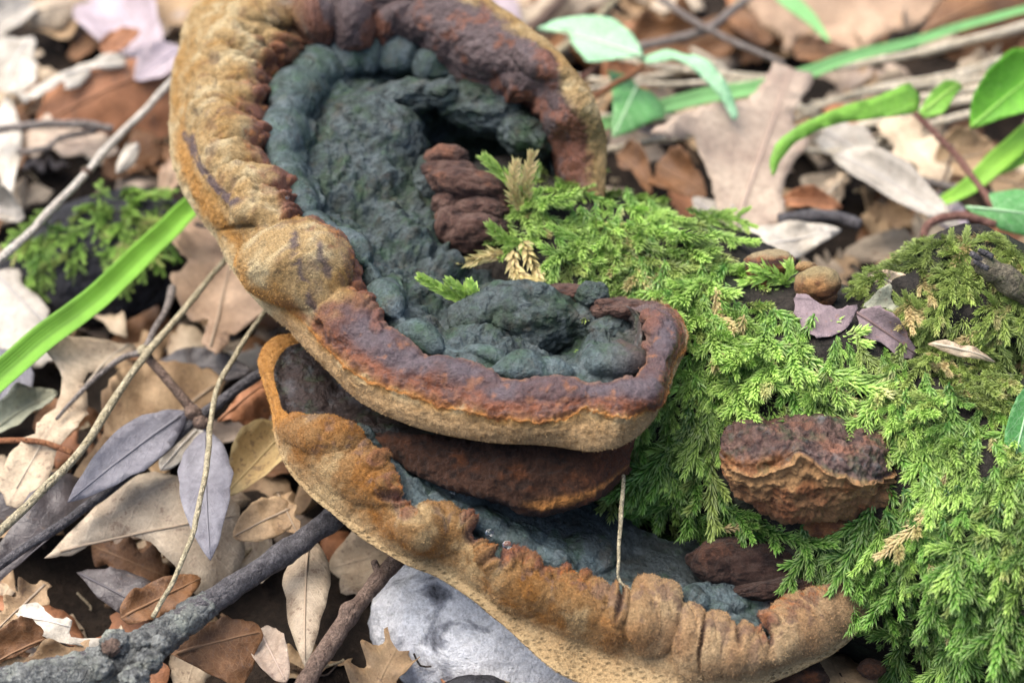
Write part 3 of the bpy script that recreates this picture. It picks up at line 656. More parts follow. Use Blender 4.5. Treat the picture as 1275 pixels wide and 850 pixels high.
# ------------------------------------------------------------------ the other fungi
def rs(pts, n): return crom(V(pts), np.linspace(0, len(pts) - 1, n))
def face_bracket(curves, counts, nu=260, amp=.05, seed=0):
    """curves: lists of (px, py, w) from back top over the lip to back bottom"""
    n = max(len(c) for c in curves) * 2
    P = np.stack([(lambda q: atw(q[:, 0], q[:, 1], q[:, 2]))(rs(c, n)) for c in curves], 1)
    G, S, VP = loft(P, counts, nu); N = gnormals(G)
    if (N[nu // 2, len(VP) // 2] @ TOCAM) < 0: N = -N
    G = G + N * (amp * fbm(G * 2.0 + seed, 4) + amp * .6 * fbm(G * 6 + seed, 3) + amp * .3 * ridged(G * 9, 2))[..., None]
    S, VV = np.meshgrid(S / S[-1], VP, indexing='ij'); return G, S, VV
def split_put(par, G, C, cuts):
    for name, a, b, m in cuts:
        g_, c_ = cut(G, a, b), cut(C, a, b)
        mk(name, g_.reshape(-1, 3), gridfaces(g_.shape[0], g_.shape[1]), m, par, cols=c_.reshape(-1, 3))
# dark one tucked under the bowl
tp = [(470,548,.55), (540,552,.75), (610,556,.85), (680,556,.95), (740,556,.9), (790,548,.5)]
lp = [(505,585,.6), (555,606,.95), (613,619,1.1), (671,634,1.1), (738,616,1.05), (784,578,.6)]
bt = [(520,590,.3), (560,610,.6), (615,622,.75), (672,640,.75), (740,621,.7), (786,582,.3)]
bk = [(520,590,-.8), (560,605,-.6), (615,615,-.5), (672,630,-.5), (740,612,-.5), (785,578,-.7)]
G, S, VV = face_bracket([[(a, b - 5, c - .9) for a, b, c in tp], tp, lp, bt, bk], [8, 60, 14, 12], 300, .06, 3)
q1, q2 = fbm(G * 2.3, 4), fbm(G * 7, 4)
C = crust_cols(G, 'brown') * .75
C = lerp3(C, [.30, .13, .035], np.exp(-((VV - 1.93 + .12 * q1) / .10) ** 2) * sstep(.5, .62, S) * .9)
C = lerp3(C, [.14, .05, .025], sstep(.7, .95, S) * .5)
t = root('bracket_fungus', 'dark brown bracket fungus half hidden under the lower edge of the bowl-shaped one', 'bracket fungus', atw(660, 600, .5), 'bracket fungi on the mossy log')
split_put(t, G, C, [('face', 0, 68, M_VELVET), ('lower_lip', 68, 93, M_VELVET)])
# squat one on the right
wE = wlog(1010, 590)
tp = [(903,536,wE+.15), (930,522,wE+.25), (965,527,wE+.3), (1002,519,wE+.3), (1050,528,wE+.25), (1095,538,wE+.15), (1117,556,wE+.05)]
cr = [(899,550,wE+.4), (925,545,wE+.62), (965,545,wE+.72), (1005,552,wE+.78), (1055,556,wE+.72), (1098,562,wE+.5), (1120,572,wE+.2)]
lp = [(897,566,wE+.5), (926,592,wE+.8), (975,582,wE+.95), (1000,569,wE+1.0), (1041,593,wE+.98), (1085,602,wE+.75), (1119,585,wE+.3)]
md = [(901,585,wE+.45), (932,608,wE+.75), (980,612,wE+.88), (1010,608,wE+.92), (1050,615,wE+.85), (1092,614,wE+.6), (1118,592,wE+.2)]
bt = [(905,598,wE+.25), (938,625,wE+.5), (982,641,wE+.62), (1015,642,wE+.62), (1058,634,wE+.52), (1100,622,wE+.35), (1120,600,wE+.05)]
bk = [(920,590,wE-.3), (945,620,wE-.3), (985,640,wE-.3), (1012,640,wE-.3), (1050,630,wE-.3), (1090,615,wE-.3), (1108,600,wE-.3)]
G, S, VV = face_bracket([[(a, b + 8, wE - .5) for a, b, c in tp], tp, cr, lp, md, bt, bk], [8, 34, 34, 44, 40, 20], 420, .10, 9)
q1, q2 = fbm(G * 2.3, 4), fbm(G * 7, 4)
G = G + TOCAM * (.09 * np.exp(-((VV - 3.05) / .10) ** 2) - .05 * np.exp(-((VV - 2.8) / .1) ** 2))[..., None] + UP * (.07 * fbm(G * 5, 3) * np.exp(-((VV - 3) / .25) ** 2))[..., None]
G = G + TOCAM * (.014 * (1 + q2) * np.sin(VV * 13 + 6 * q1 + 3 * q2) * sstep(3.05, 3.3, VV) * (1 - sstep(4.6, 5, VV)))[..., None]
C = crust_cols(G, 'plum') * 1.2
C = lerp3(C, [.12, .085, .08], sstep(2.2, 2.7, VV + .3 * q1) * .4)
C = lerp3(C, [.17, .07, .024], sstep(2.45, 2.75, VV + .12 * q2) * (1 - sstep(.3, .5, S + .1 * q1)) * .9)
lowm = sstep(2.86, 2.96, VV + .03 * q2)
C = lerp3(C, [.29, .165, .072], lowm); C = lerp3(C, [.16, .062, .022], lowm * sstep(-.15, .3, q1 + .3 * q2) * .85); C = lerp3(C, [.30, .14, .055], np.exp(-((VV - 2.95 + .04 * q2) / .05) ** 2) * .6 * sstep(-.2, .2, q2))
C = lerp3(C, [.085, .03, .018], lowm * sstep(3.6, 4.4, VV + .5 * q1) * .45)
t = root('bracket_fungus', 'squat rust-brown bracket fungus with dark purple crusty top in the green moss', 'bracket fungus', atw(1010, 590, wE), 'bracket fungi on the mossy log')
split_put(t, G, C, [('crusty_top', 0, 76, M_CAP), ('underside', 76, 179, M_VELVET)])
for x, y, rr, sd_ in [(1036, 652, (.34, .2, .3), 3), (1062, 646, (.2, .14, .25), 4)]:
    v, f = blob(atw(x, y, wE + .05), rr, 5, .3, 1.4, 0, .06, sd_); mk('stalk', v, f, M_VELVET, t, cols=crust_cols(v, 'rust'))
# flat purple-brown one behind the tip of the shelf
wF = wlog(940, 690)
t = root('bracket_fungus', 'flat dark plum bracket fungus between the moss and the tip of the long shelf', 'bracket fungus', atw(940, 705, wF), 'bracket fungi on the mossy log')
for x, y, w_, rr, ro, sd_, kd in [(945, 706, wF + .05, (.80, .36, .45), -4, 31, 'plum'), (975, 730, wF + .3, (.62, .16, .4), 6, 32, 'plum'), (898, 700, wF + .12, (.34, .3, .35), 0, 33, 'plum'), (1002, 704, wF + .15, (.22, .2, .3), 10, 34, 'rust')]:
    v, f = blob(atw(x, y, w_), rr, 6, .16, 1.6, ro, .03, sd_); v = v + unit(v - v.mean(0)) * (.03 * fbm(v * 4, 4))[:, None]; mk('lobe', v, f, M_VELVET, t, cols=crust_cols(v, kd) * .5)
# underneath the tip of the shelf
t = root('bracket_fungus', 'dark reddish brown fungus stub under the tip of the long tan shelf', 'bracket fungus', atw(970, 850, .3), 'bracket fungi on the mossy log')
for x, y, w_, rr, sd_ in [(985, 842, .5, (.42, .25, .5), 41), (930, 858, .4, (.5, .22, .5), 42), (1085, 832, .55, (.16, .12, .2), 43)]:
    v, f = blob(atw(x, y, w_), rr, 5, .2, 1.4, 0, .05, sd_); mk('lobe', v, f, M_VELVET, t, cols=crust_cols(v, 'brown'))
# stack of brown rolls in the hollow of the bowl
t = root('knobbly_fungus', 'stack of brown wrinkled fungus rolls in the hollow of the bowl-shaped bracket', 'fungus', atw(585, 260, -2.3))
for x, y, w_, rr, ro, sd_ in [(556, 196, -2.3, (.28, .17, .3), 0, 51), (562, 216, -2.2, (.40, .2, .35), -8, 52), (585, 232, -2.0, (.58, .23, .4), -10, 53), (625, 246, -2.05, (.22, .26, .3), 20, 57), (600, 262, -1.9, (.40, .2, .4), -4, 54), (556, 255, -1.95, (.2, .18, .3), 0, 58), (592, 290, -1.75, (.46, .30, .42), 4, 55), (560, 282, -1.75, (.24, .26, .3), 0, 56)]:
    v, f = blob(atw(x, y, w_), rr, 5, .18, 1.5, ro, .07, sd_); mk('roll', v, f, M_VELVET, t, cols=crust_cols(v, 'plum'))
# two small round ones on top of the log
wS = wlog(1000, 440) - .75
t = root('young_fungus', 'small round olive and rust young fungus above a curled purple leaf scrap', 'fungus', atw(1020, 365, -.6), 'young button fungi on the log')
for x, y, rr, sd_, nm in [(1018, 354, (.29, .23, .26), 61, 'cap'), (1028, 368, (.14, .14, .15), 62, 'lobe'), (1004, 332, (.14, .07, .1), 63, 'lobe')]:
    v, f = blob(atw(x, y, -.5), rr, 5, .14, 1.2, 0, .03, sd_)
    C = crust_cols(v, 'rust'); u_ = (v - atw(x, y, -.5)) @ UP
    C = lerp3(C, [.22, .17, .085], sstep(-.08, .16, u_ + .08 * fbm(v * 4, 3))); mk(nm, v, f, M_VELVET, t, cols=C)
t = root('young_fungus', 'flattish young fungus with scalloped dark rust rim behind a moss sprig', 'fungus', atw(960, 345, -1.1), 'young button fungi on the log')
for x, y, rr, ro, sd_, nm in [(958, 330, (.33, .2, .3), 8, 64, 'cap'), (950, 348, (.3, .14, .25), 20, 65, 'lobe')]:
    v, f = blob(atw(x, y, -.95), rr, 5, .14, 1.2, ro, .04, sd_)
    C = crust_cols(v, 'rust'); u_ = (v - atw(x, y, -.95)) @ UP
    C = lerp3(C, [.05, .03, .028], np.exp(-((u_ - .02 + .05 * fbm(v * 6, 3)) / .05) ** 2) * .9); C = lerp3(C, [.23, .18, .10], sstep(.06, .12, u_ + .05 * fbm(v * 5, 3))); mk(nm, v, f, M_VELVET, t, cols=C)
# drops of water
b = NB('water'); b.b.inputs['Transmission Weight'].default_value = 1; b.b.inputs['IOR'].default_value = 1.33; M_WATER = b.fin((1, 1, 1), .02, None, .5)
for k, (x, y, r_, lab) in enumerate([(610, 663, 5, 'clear water drop behind the red nodules, leftmost of the pair'), (632, 678, 6, 'clear water drop behind the red nodules, rightmost and larger of the pair'),
        (563, 614, 3, 'tiny water drop on the dark blue shelf surface below the brown fungus'), (358, 246, 2.5, 'tiny bright water drop on the blue-grey ridge beside the notch in the rim')]):
    v, f = blob(atw(x, y, near_w(G_A if y < 300 else G_B, x, y) + .03), (r_ / 100, r_ / 120, r_ / 110), 3, .08, 1)
    tag(mk('water_drop', v, f, M_WATER), lab, 'water drop', 'water drops on the fungi')

# ------------------------------------------------------------------ moss
def m_moss(name, young, old, dry, dryth=.72):
    b = NB(name); a = b.attr('luv').outputs['Vector']; sx = b.n('SeparateXYZ'); b.l(a, sx.inputs[0])
    p = b.pos(); oi = b.n('ObjectInfo').outputs['Random']
    n = b.noise(1.1, 3, p); n2 = b.noise(9, 3, p)
    f = b.math('ADD', b.math('MULTIPLY', sx.outputs[0], .7), b.math('MULTIPLY', b.math('SUBTRACT', n2, .5), .7))
    c = b.mixc(f, old, young)
    c = b.mixc(1.0, c, b.ramp(n, [(.32, .5), (.68, 1.3)]), 'MULTIPLY'); c = b.mixc(1.0, c, b.ramp(sx.outputs[2], [(0, .7), (1, 1.2)]), 'MULTIPLY')
    c = b.mixc(b.ramp(b.math('ADD', n, b.math('MULTIPLY', b.math('SUBTRACT', sx.outputs[2], .5), .45)), [(dryth, 0.0), (dryth + .08, .8)]), c, dry)
    c = b.mixc(b.math('MULTIPLY', sx.outputs[1], .4), c, (.52, .62, .24))
    b.fin(c, .42, None, .35)
    tr = b.n('BsdfTranslucent'); b.l(c, tr.inputs[0]); mx = b.n('MixShader'); mx.inputs[0].default_value = .22
    b.l(b.b.outputs[0], mx.inputs[1]); b.l(tr.outputs[0], mx.inputs[2]); b.l(mx.outputs[0], b.out.inputs[0]); return b.m
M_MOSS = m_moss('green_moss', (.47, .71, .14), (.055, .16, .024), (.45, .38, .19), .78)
M_MOSS_SHADE = m_moss('shaded_green_moss', (.17, .38, .05), (.018, .07, .012), (.30, .27, .10), .82)  # darker copy of the green moss, carries shade in its colour
M_OLIVE = m_moss('olive_moss', (.38, .49, .11), (.07, .11, .025), (.38, .31, .15), .74)
M_DRY = m_moss('withered_moss', (.56, .46, .20), (.30, .23, .09), (.55, .42, .22), .5)

def sprig(axis, nrm, n, l0, w0, rg, age0, flat=.75, tint=.5):
    """leaves set spirally round an axis polyline -> verts, tris, luv"""
    m = len(axis); tt = np.linspace(.03, 1, n); P_ = crom(axis, tt * (m - 1)); T_ = unit(np.gradient(P_, axis=0))
    N_ = unit(nrm - T_ * (T_ @ nrm)[:, None]); S_ = np.cross(T_, N_)
    an = np.arange(n) * 2.39996 + rg.uniform(0, 6)
    rad = unit(S_ * np.cos(an)[:, None] + N_ * (np.sin(an) * flat)[:, None])
    op = R(1) * (44 - 18 * tt + rg.normal(0, 7, n))
    d = unit(T_ * np.cos(op)[:, None] + rad * np.sin(op)[:, None])
    sd_ = unit(np.cross(d, N_ + .4 * rg.normal(size=(n, 3)))); up_ = np.cross(sd_, d)
    L = l0 * (.75 + .5 * np.sin(np.pi * np.clip(tt, .1, .9))) * rg.uniform(.75, 1.15, n); L[-3:] *= .8
    W = w0 * rg.uniform(.8, 1.2, n)
    c = lambda k: k[:, None]
    b0 = P_ + rad * .008; mid = b0 + d * c(L * .42) - up_ * c(W * .25)
    ml = mid + sd_ * c(W * .5) + up_ * c(W * .35); mr = mid - sd_ * c(W * .5) + up_ * c(W * .35)
    tip = b0 + d * c(L) + T_ * c(L * .12) + up_ * c(L * .06)
    v = np.stack([b0, ml, mid, mr, tip], 1).reshape(-1, 3); i = np.arange(n) * 5
    f = np.concatenate([np.stack([i, i + 2, i + 1], -1), np.stack([i, i + 3, i + 2], -1), np.stack([i + 1, i + 2, i + 4], -1), np.stack([i + 2, i + 3, i + 4], -1)])
    ag = np.repeat(age0 + (1 - age0) * tt ** 1.5, 5); ag = ag * np.tile([.6, 1, .85, 1, 1.1], n)
    tp_ = np.tile([0, 0, 0, 0, 1.0], n)
    return v, f, np.stack([ag, tp_, np.full(n * 5, tint)], -1)
def moss_shoot(seed, L=.85, nside=5, l0=.15, w0=.045):
    rg = np.random.default_rng(seed); s_ = np.linspace(0, 1, 7)
    sw = rg.uniform(-.45, .45); ax = np.stack([sw * s_ ** 2 * L, s_ * L, -.42 * s_ ** 2 * L * rg.uniform(.2, 1.4)], -1)
    out = [sprig(ax, V([0, 0, 1]), int(120 * L / .85), l0, w0, rg, .25, tint=rg.uniform())]
    for k in range(nside):
        u = .12 + .72 * (k + rg.uniform(.1, .9)) / nside; p0 = crom(ax, V([u * 6]))[0]; sg = 1 if (k % 2) else -1
        ln = L * rg.uniform(.22, .46) * (1.1 - .5 * u); a = R(rg.uniform(38, 62)); q = np.linspace(0, 1, 5)[:, None]
        dr = V([sg * math.sin(a), math.cos(a), rg.uniform(-.25, .15)])
        out.append(sprig(p0 + q * dr * ln + q ** 2 * V([0, .12 * ln, -.3 * ln]), V([0, 0, 1]), max(14, int(105 * ln / .6)), l0 * .82, w0 * .85, rg, .4, tint=rg.uniform()))
    st_v, st_f = tube(ax, np.linspace(.014, .006, 7), 4, cap=False); out.append((st_v, _tri(st_f[0]), np.tile([.2, 0, .5], (len(st_v), 1))))
    vs, fs, us, o = [], [], [], 0
    for v, f, u in out: vs.append(v); fs.append(f + o); us.append(u); o += len(v)
    return np.vstack(vs), np.vstack(fs), np.vstack(us)
def inpoly(x, y, poly):
    r = np.zeros(np.shape(x), bool); q = V(poly); j = len(q) - 1
    for i in range(len(q)):
        c = ((q[i, 1] > y) != (q[j, 1] > y)) & (x < (q[j, 0] - q[i, 0]) * (y - q[i, 1]) / (q[j, 1] - q[i, 1] + 1e-9) + q[i, 0]); r ^= c; j = i
    return r
def poly_pts(poly, gap, rg):
    q = V(poly); x0, y0 = q.min(0); x1, y1 = q.max(0)
    X, Y = np.meshgrid(np.arange(x0, x1, gap), np.arange(y0, y1, gap)); X = X.ravel() + rg.uniform(-.5, .5, X.size) * gap; Y = Y.ravel() + rg.uniform(-.5, .5, Y.size) * gap
    k = inpoly(X, Y, poly); return X[k], Y[k]
_protos = {}
def moss(name, label, mats, loc, poly, gap, dirf, tree, scale=(.75, 1.15), keep=300, seed=0, lift=.02, sink=.03, out=.5, spec=(.95, 4, .115, .033), extra=(), group=None, jit=.42, hole=(), thin=-.22):
    """a carpet of shoots rooted on the wood where the picture area lies; the first ones are single parts"""
    rg = np.random.default_rng(seed)
    key = spec
    if key not in _protos: _protos[key] = [moss_shoot(100 * k + 7, *spec) for k in range(9)]
    pr = _protos[key]; t = root(name, label, 'moss', loc, group)
    mesh = {}
    X, Y = poly_pts(poly, gap, rg); pl = []
    for x, y in zip(X, Y):
        if any(inpoly(V([x]), V([y]), h_)[0] for h_ in hole): continue
        p, n = hit(tree, x, y)
        if p is None or pn(p * 1.9 + 4) < thin: continue
        pl.append((p, n, x, y))
    for e in extra: pl.append(e)
    order = rg.permutation(len(pl)); rest = []
    order = sorted(order, key=lambda k: not (-20 < pl[k][2] < 1295 and pl[k][3] < 870))      # the ones in view become parts
    for c, k in enumerate(order):
        p, n, x, y = pl[k]; dx, dy, dz = dirf(x, y)
        g_ = RIGHT * dx + UP * dy + TOCAM * dz; g_ = g_ + rg.normal(0, jit, 3)
        g_ = unit(g_ - n * (g_ @ n)) + n * out * rg.uniform(.4, 1.4); g_ = unit(g_)
        up_ = unit(n + .5 * TOCAM + rg.normal(0, .25, 3)); up_ = unit(up_ - g_ * (up_ @ g_)); sd_ = np.cross(g_, up_)
        s_ = rg.uniform(*scale); q = rg.integers(9); mi = rg.choice(len(mats), p=mats_p(mats, x, y))
        base = p - n * sink + n * lift - g_ * .25 * s_
        M = np.eye(4); M[:3, 0] = sd_ * s_; M[:3, 1] = g_ * s_; M[:3, 2] = up_ * s_; M[:3, 3] = base - WL[t.name]
        if c < keep:
            if (q, mi) not in mesh:
                v, f, u = pr[q]; mesh[q, mi] = to_mesh('shoot', v, f, False, uv=u); mesh[q, mi].materials.append(mats[mi][0])
            o = link('shoot', mesh[q, mi], None, t); o.matrix_local = Matrix(M.tolist())
        else: rest.append((q, mi, M))
    for mi in range(len(mats)):
        rr = [r_ for r_ in rest if r_[1] == mi]
        if not rr: continue
        vs, fs, us, o_ = [], [], [], 0
        for q, _, M in rr:
            v, f, u = pr[q]; vs.append(v @ M[:3, :3].T + M[:3, 3]); fs.append(f + o_); us.append(u); o_ += len(v)
        o = link('small_shoots', to_mesh('small_shoots', np.vstack(vs), np.vstack(fs), False, uv=np.vstack(us)), mats[mi][0], t); o['kind'] = 'stuff'
    return t
def mats_p(mats, x, y):
    p_ = V([m_[1](x, y) if callable(m_[1]) else m_[1] for m_ in mats]); return p_ / p_.sum()
lit = lambda x, y: float(np.clip(1.4 - (y - .28 * (x - 640) - 330) / 160, .06, 1))  # painted light: bright moss on top, its darker copy lower down the face
MAIN = [(618,200), (690,190), (780,190), (868,215), (895,250), (885,330), (905,330), (960,380), (1040,400), (1100,415), (1140,470), (1275,520), (1500,640), (1500,1000), (1100,960), (1060,800), (1075,740), (1000,720), (860,735), (800,735), (740,690), (730,620), (790,560), (690,340), (640,350), (640,300), (600,240)]
def dmain(x, y):
    if y < 340 and x < 900: return (.55 if x > 720 else .25, -.55, .55)
    if x > 1080: return (-.1 if y < 650 else .1, -1, .35)
    return (.15 * math.sin(x * .03) - (.25 if x < 900 else 0), -.9, .45)
_rg = np.random.default_rng(44); TOP = []
for x, y in zip(*poly_pts([(640,205), (700,192), (780,192), (870,222), (905,300), (960,390), (900,470), (860,520), (850,380), (720,345), (650,330), (650,250)], 15, _rg)):
    p_, n_ = hit(LOGB, x, y)
    if p_ is not None: TOP.append((p_ + n_ * _rg.uniform(.08, .34), unit(n_ + .4 * RIGHT * _rg.normal()), x, y))
moss('moss_mat', 'thick bright green feathery moss covering the face and top of the log', [(M_MOSS, lit), (M_MOSS_SHADE, lambda x, y: 1.05 - lit(x, y)), (M_DRY, .04), (M_OLIVE, .1)], (4, -.5, 1.5), MAIN, 16.5, dmain, LOGB, (.5, 1.3), 300, 3, out=.5, extra=TOP, hole=[[(992,345), (1050,338), (1080,362), (1145,372), (1140,436), (1100,436), (1050,418), (995,412)], [(1000,700), (1040,700), (1100,725), (1105,800), (1060,840), (1000,860)], [(890,550), (915,530), (1105,530), (1115,600), (1080,645), (1030,670), (960,660), (900,610)], [(815,285), (865,280), (885,325), (835,325)]])
OL = [(1030,300), (1060,270), (1120,262), (1180,275), (1210,290), (1275,310), (1420,360), (1450,600), (1275,520), (1200,500), (1150,470), (1130,420), (1060,340)]
moss('moss_mat', 'olive yellowish moss hanging over the knob of old wood by the ivy', [(M_OLIVE, .93), (M_DRY, .07)], (5.5, 1, 2.5), OL, 13, lambda x, y: (-.35, -.85 if y > 330 else -.3, .4), LOGB, (.5, .9), 300, 5, out=.4)

# ------------------------------------------------------------------ leaves
def m_leaf(name, light, dark, vein=None, blotch=(.10, .06, .04), bl=.60, rough=.6, nv=9.0, trans=.0, vs=.45, sheen=0.0, spec=.35):
    b = NB(name); a = b.attr('luv').outputs['Vector']; sx = b.n('SeparateXYZ'); b.l(a, sx.inputs[0]); u, v, ed = sx.outputs
    p = b.pos(); n = b.noise(1.7, 6, p, .6); n2 = b.noise(11, 5, p, .65); n3 = b.noise(40, 3, p, .7)
    av = b.math('ABSOLUTE', v)
    c = b.mixc(b.ramp(n, [(.3, 0.0), (.68, 1.0)]), light, dark)
    c = b.mixc(1.0, c, b.ramp(n2, [(.3, .78), (.7, 1.2)]), 'MULTIPLY'); c = b.mixc(1.0, c, b.ramp(n3, [(.3, .88), (.7, 1.1)]), 'MULTIPLY')
    c = b.mixc(b.math('MULTIPLY', b.ramp(b.math('ADD', n2, b.math('MULTIPLY', b.math('SUBTRACT', n, .5), .6)), [(bl, 0.0), (bl + .08, 1.0)]), .7), c, blotch)
    q = b.math('FRACT', b.math('ADD', b.math('SUBTRACT', b.math('MULTIPLY', u, nv), b.math('MULTIPLY', av, 2.2)), b.math('MULTIPLY', b.math('SUBTRACT', n, .5), 1.2)))
    sv = b.ramp(b.math('ABSOLUTE', b.math('SUBTRACT', q, .5)), [(.0, 1.0), (.055, 0.0)])
    mv = b.ramp(av, [(0, 1.0), (.05, 0.0)])
    vv = b.math('MAXIMUM', b.math('MULTIPLY', sv, .6), mv)
    net = b.n('TexVoronoi', feature='DISTANCE_TO_EDGE'); net.inputs['Scale'].default_value = 14; b.l(p, net.inputs['Vector'])
    nr = b.ramp(net.outputs['Distance'], [(0, 1.0), (.08, 0.0)])
    vc = vein if vein else tuple(x * .6 for x in light)
    c = b.mixc(b.math('MULTIPLY', vv, vs), c, vc); c = b.mixc(b.math('MULTIPLY', nr, .28), c, vc)
    h = b.math('ADD', vv, b.math('MULTIPLY', nr, .3))
    nm = b.bump(h, .35, .025); nm = b.bump(n2, .35, .05, nm); nm = b.bump(n3, .2, .012, nm)
    b.fin(c, rough, nm, spec)
    if trans:
        tr = b.n('BsdfTranslucent'); b.l(c, tr.inputs[0]); mx = b.n('MixShader'); mx.inputs[0].default_value = trans
        b.l(b.b.outputs[0], mx.inputs[1]); b.l(tr.outputs[0], mx.inputs[2]); b.l(mx.outputs[0], b.out.inputs[0])
    return b.m
LM = {
 'tan': m_leaf('tan_leaf', (.43, .30, .17), (.20, .12, .06), trans=.1), 'pale': m_leaf('pale_leaf', (.58, .47, .33), (.31, .23, .15), trans=.1),
 'white': m_leaf('bleached_leaf', (.55, .51, .44), (.32, .28, .22), bl=.72, trans=.1), 'brown': m_leaf('brown_leaf', (.19, .085, .03), (.085, .04, .018), (.28, .16, .08), trans=.08),
 'orange': m_leaf('rusty_leaf', (.42, .19, .09), (.22, .09, .04), trans=.1), 'grey': m_leaf('grey_leaf', (.40, .365, .31), (.20, .18, .15), nv=7, rough=.5),
 'blue': m_leaf('blue_grey_leaf', (.185, .18, .195), (.105, .10, .115), (.17, .16, .18), (.06, .05, .055), .70, .55, 6, vs=.4, spec=.25), 'lilac': m_leaf('lilac_leaf', (.36, .30, .325), (.24, .195, .205), rough=.45),
 'slate': m_leaf('dark_wet_leaf', (.085, .07, .068), (.035, .03, .028), rough=.4, spec=.5), 'mottled': m_leaf('mottled_leaf', (.40, .33, .24), (.20, .15, .10), (.46, .38, .28), bl=.58),
 'pink': m_leaf('pinkish_leaf', (.47, .33, .22), (.25, .16, .10), trans=.1), 'mauve': m_leaf('mauve_tan_leaf', (.46, .37, .28), (.26, .195, .15), (.22, .14, .10), bl=.68, trans=.1),
 'plum': m_leaf('plum_leaf', (.20, .15, .16), (.12, .085, .09), blotch=(.16, .08, .05), rough=.7), 'yellow': m_leaf('straw_yellow_leaf', (.50, .38, .18), (.36, .25, .11), trans=.1), 'sage': m_leaf('sage_leaf', (.34, .35, .26), (.22, .22, .15)),
 'mint': m_leaf('ivy_mint', (.26, .50, .30), (.18, .40, .20), (.55, .72, .50), (.2, .42, .2), .8, .35, 4, .22, .5, spec=.6), 'ivy': m_leaf('ivy_green', (.11, .33, .09), (.075, .25, .06), (.42, .62, .36), (.08, .22, .06), .8, .4, 4, .25, .7, spec=.5),
 'lime': m_leaf('ivy_lime', (.22, .46, .06), (.16, .37, .045), (.34, .55, .14), (.22, .12, .04), .70, .45, 5, .35, .3), 'vivid': m_leaf('ivy_vivid', (.15, .42, .03), (.11, .34, .025), (.25, .50, .10), (.1, .2, .03), .72, .4, 5, .35, .25),
 'grass': m_leaf('grass_green', (.24, .50, .05), (.20, .43, .04), (.30, .55, .10), (.2, .4, .04), .85, .45, 1, .35, .2), 'bluegrass': m_leaf('grass_bluish', (.20, .47, .16), (.16, .40, .12), (.3, .55, .25), (.2, .4, .1), .85, .4, 1, .3, .2)}
def m_grass(name, light, dark):
    b = NB(name); a = b.attr('luv').outputs['Vector']; p = b.pos()
    mp = b.n('Mapping'); mp.inputs['Scale'].default_value = (2, 22, 1); b.l(a, mp.inputs[0]); st1 = b.noise(1.6, 5, mp.outputs[0], .7)
    sx = b.n('SeparateXYZ'); b.l(a, sx.inputs[0]); rib = b.math('SINE', b.math('MULTIPLY', sx.outputs[1], 34.0)); n = b.noise(1.3, 4, p)
    c = b.mixc(b.ramp(st1, [(.35, 0.0), (.65, 1.0)]), dark, light); c = b.mixc(1.0, c, b.ramp(n, [(.3, .8), (.7, 1.15)]), 'MULTIPLY')
    c = b.mixc(b.ramp(b.math('ABSOLUTE', sx.outputs[1]), [(.0, .75), (.06, 0.0)]), c, tuple(x * .5 for x in dark)); c = b.mixc(b.ramp(b.noise(7, 4, p, .6), [(.66, 0.0), (.72, .6)]), c, (.20, .19, .05))
    b.fin(c, .45, b.bump(rib, .25, .012, b.bump(st1, .3, .02)), .35)
    tr = b.n('BsdfTranslucent'); b.l(c, tr.inputs[0]); mx = b.n('MixShader'); mx.inputs[0].default_value = .25
    b.l(b.b.outputs[0], mx.inputs[1]); b.l(tr.outputs[0], mx.inputs[2]); b.l(mx.outputs[0], b.out.inputs[0]); return b.m
LM['grass'] = m_grass('grass_green', (.22, .45, .055), (.14, .33, .035)); LM['bluegrass'] = m_grass('grass_bluish', (.24, .50, .20), (.15, .38, .11)); LM['limegrass'] = m_grass('grass_lime', (.30, .56, .07), (.20, .45, .04))
M_RIB = {}
def ribmat(kind):
    if kind not in M_RIB:
        cs = {'pale': (.44, .37, .28), 'white': (.58, .54, .48), 'grey': (.34, .32, .30), 'mauve': (.40, .31, .25), 'lilac': (.42, .35, .40), 'mint': (.5, .7, .45), 'ivy': (.42, .62, .36), 'lime': (.3, .5, .1), 'vivid': (.25, .5, .08), 'brown': (.22, .12, .06), 'orange': (.3, .14, .07), 'slate': (.09, .08, .085), 'plum': (.14, .09, .085), 'blue': (.17, .165, .18), 'yellow': (.40, .30, .14), 'sage': (.28, .28, .2)}
        b = NB('leaf_rib_' + kind); k0 = cs.get(kind, (.34, .26, .18)); M_RIB[kind] = b.fin(b.mixc(b.noise(9, 3, b.pos()), tuple(x * .8 for x in k0), k0), .6)
    return M_RIB[kind]
def shape_w(kind, u):
    if kind == 'lance': return np.sin(np.pi * u ** .85) ** .85
    if kind == 'oak':
        return (np.sin(np.pi * u ** .8) ** .55) * (.76 + .24 * np.cos(2 * np.pi * 3.4 * u + .6))
    return np.sin(np.pi * u ** .75) ** .6                 # ovate
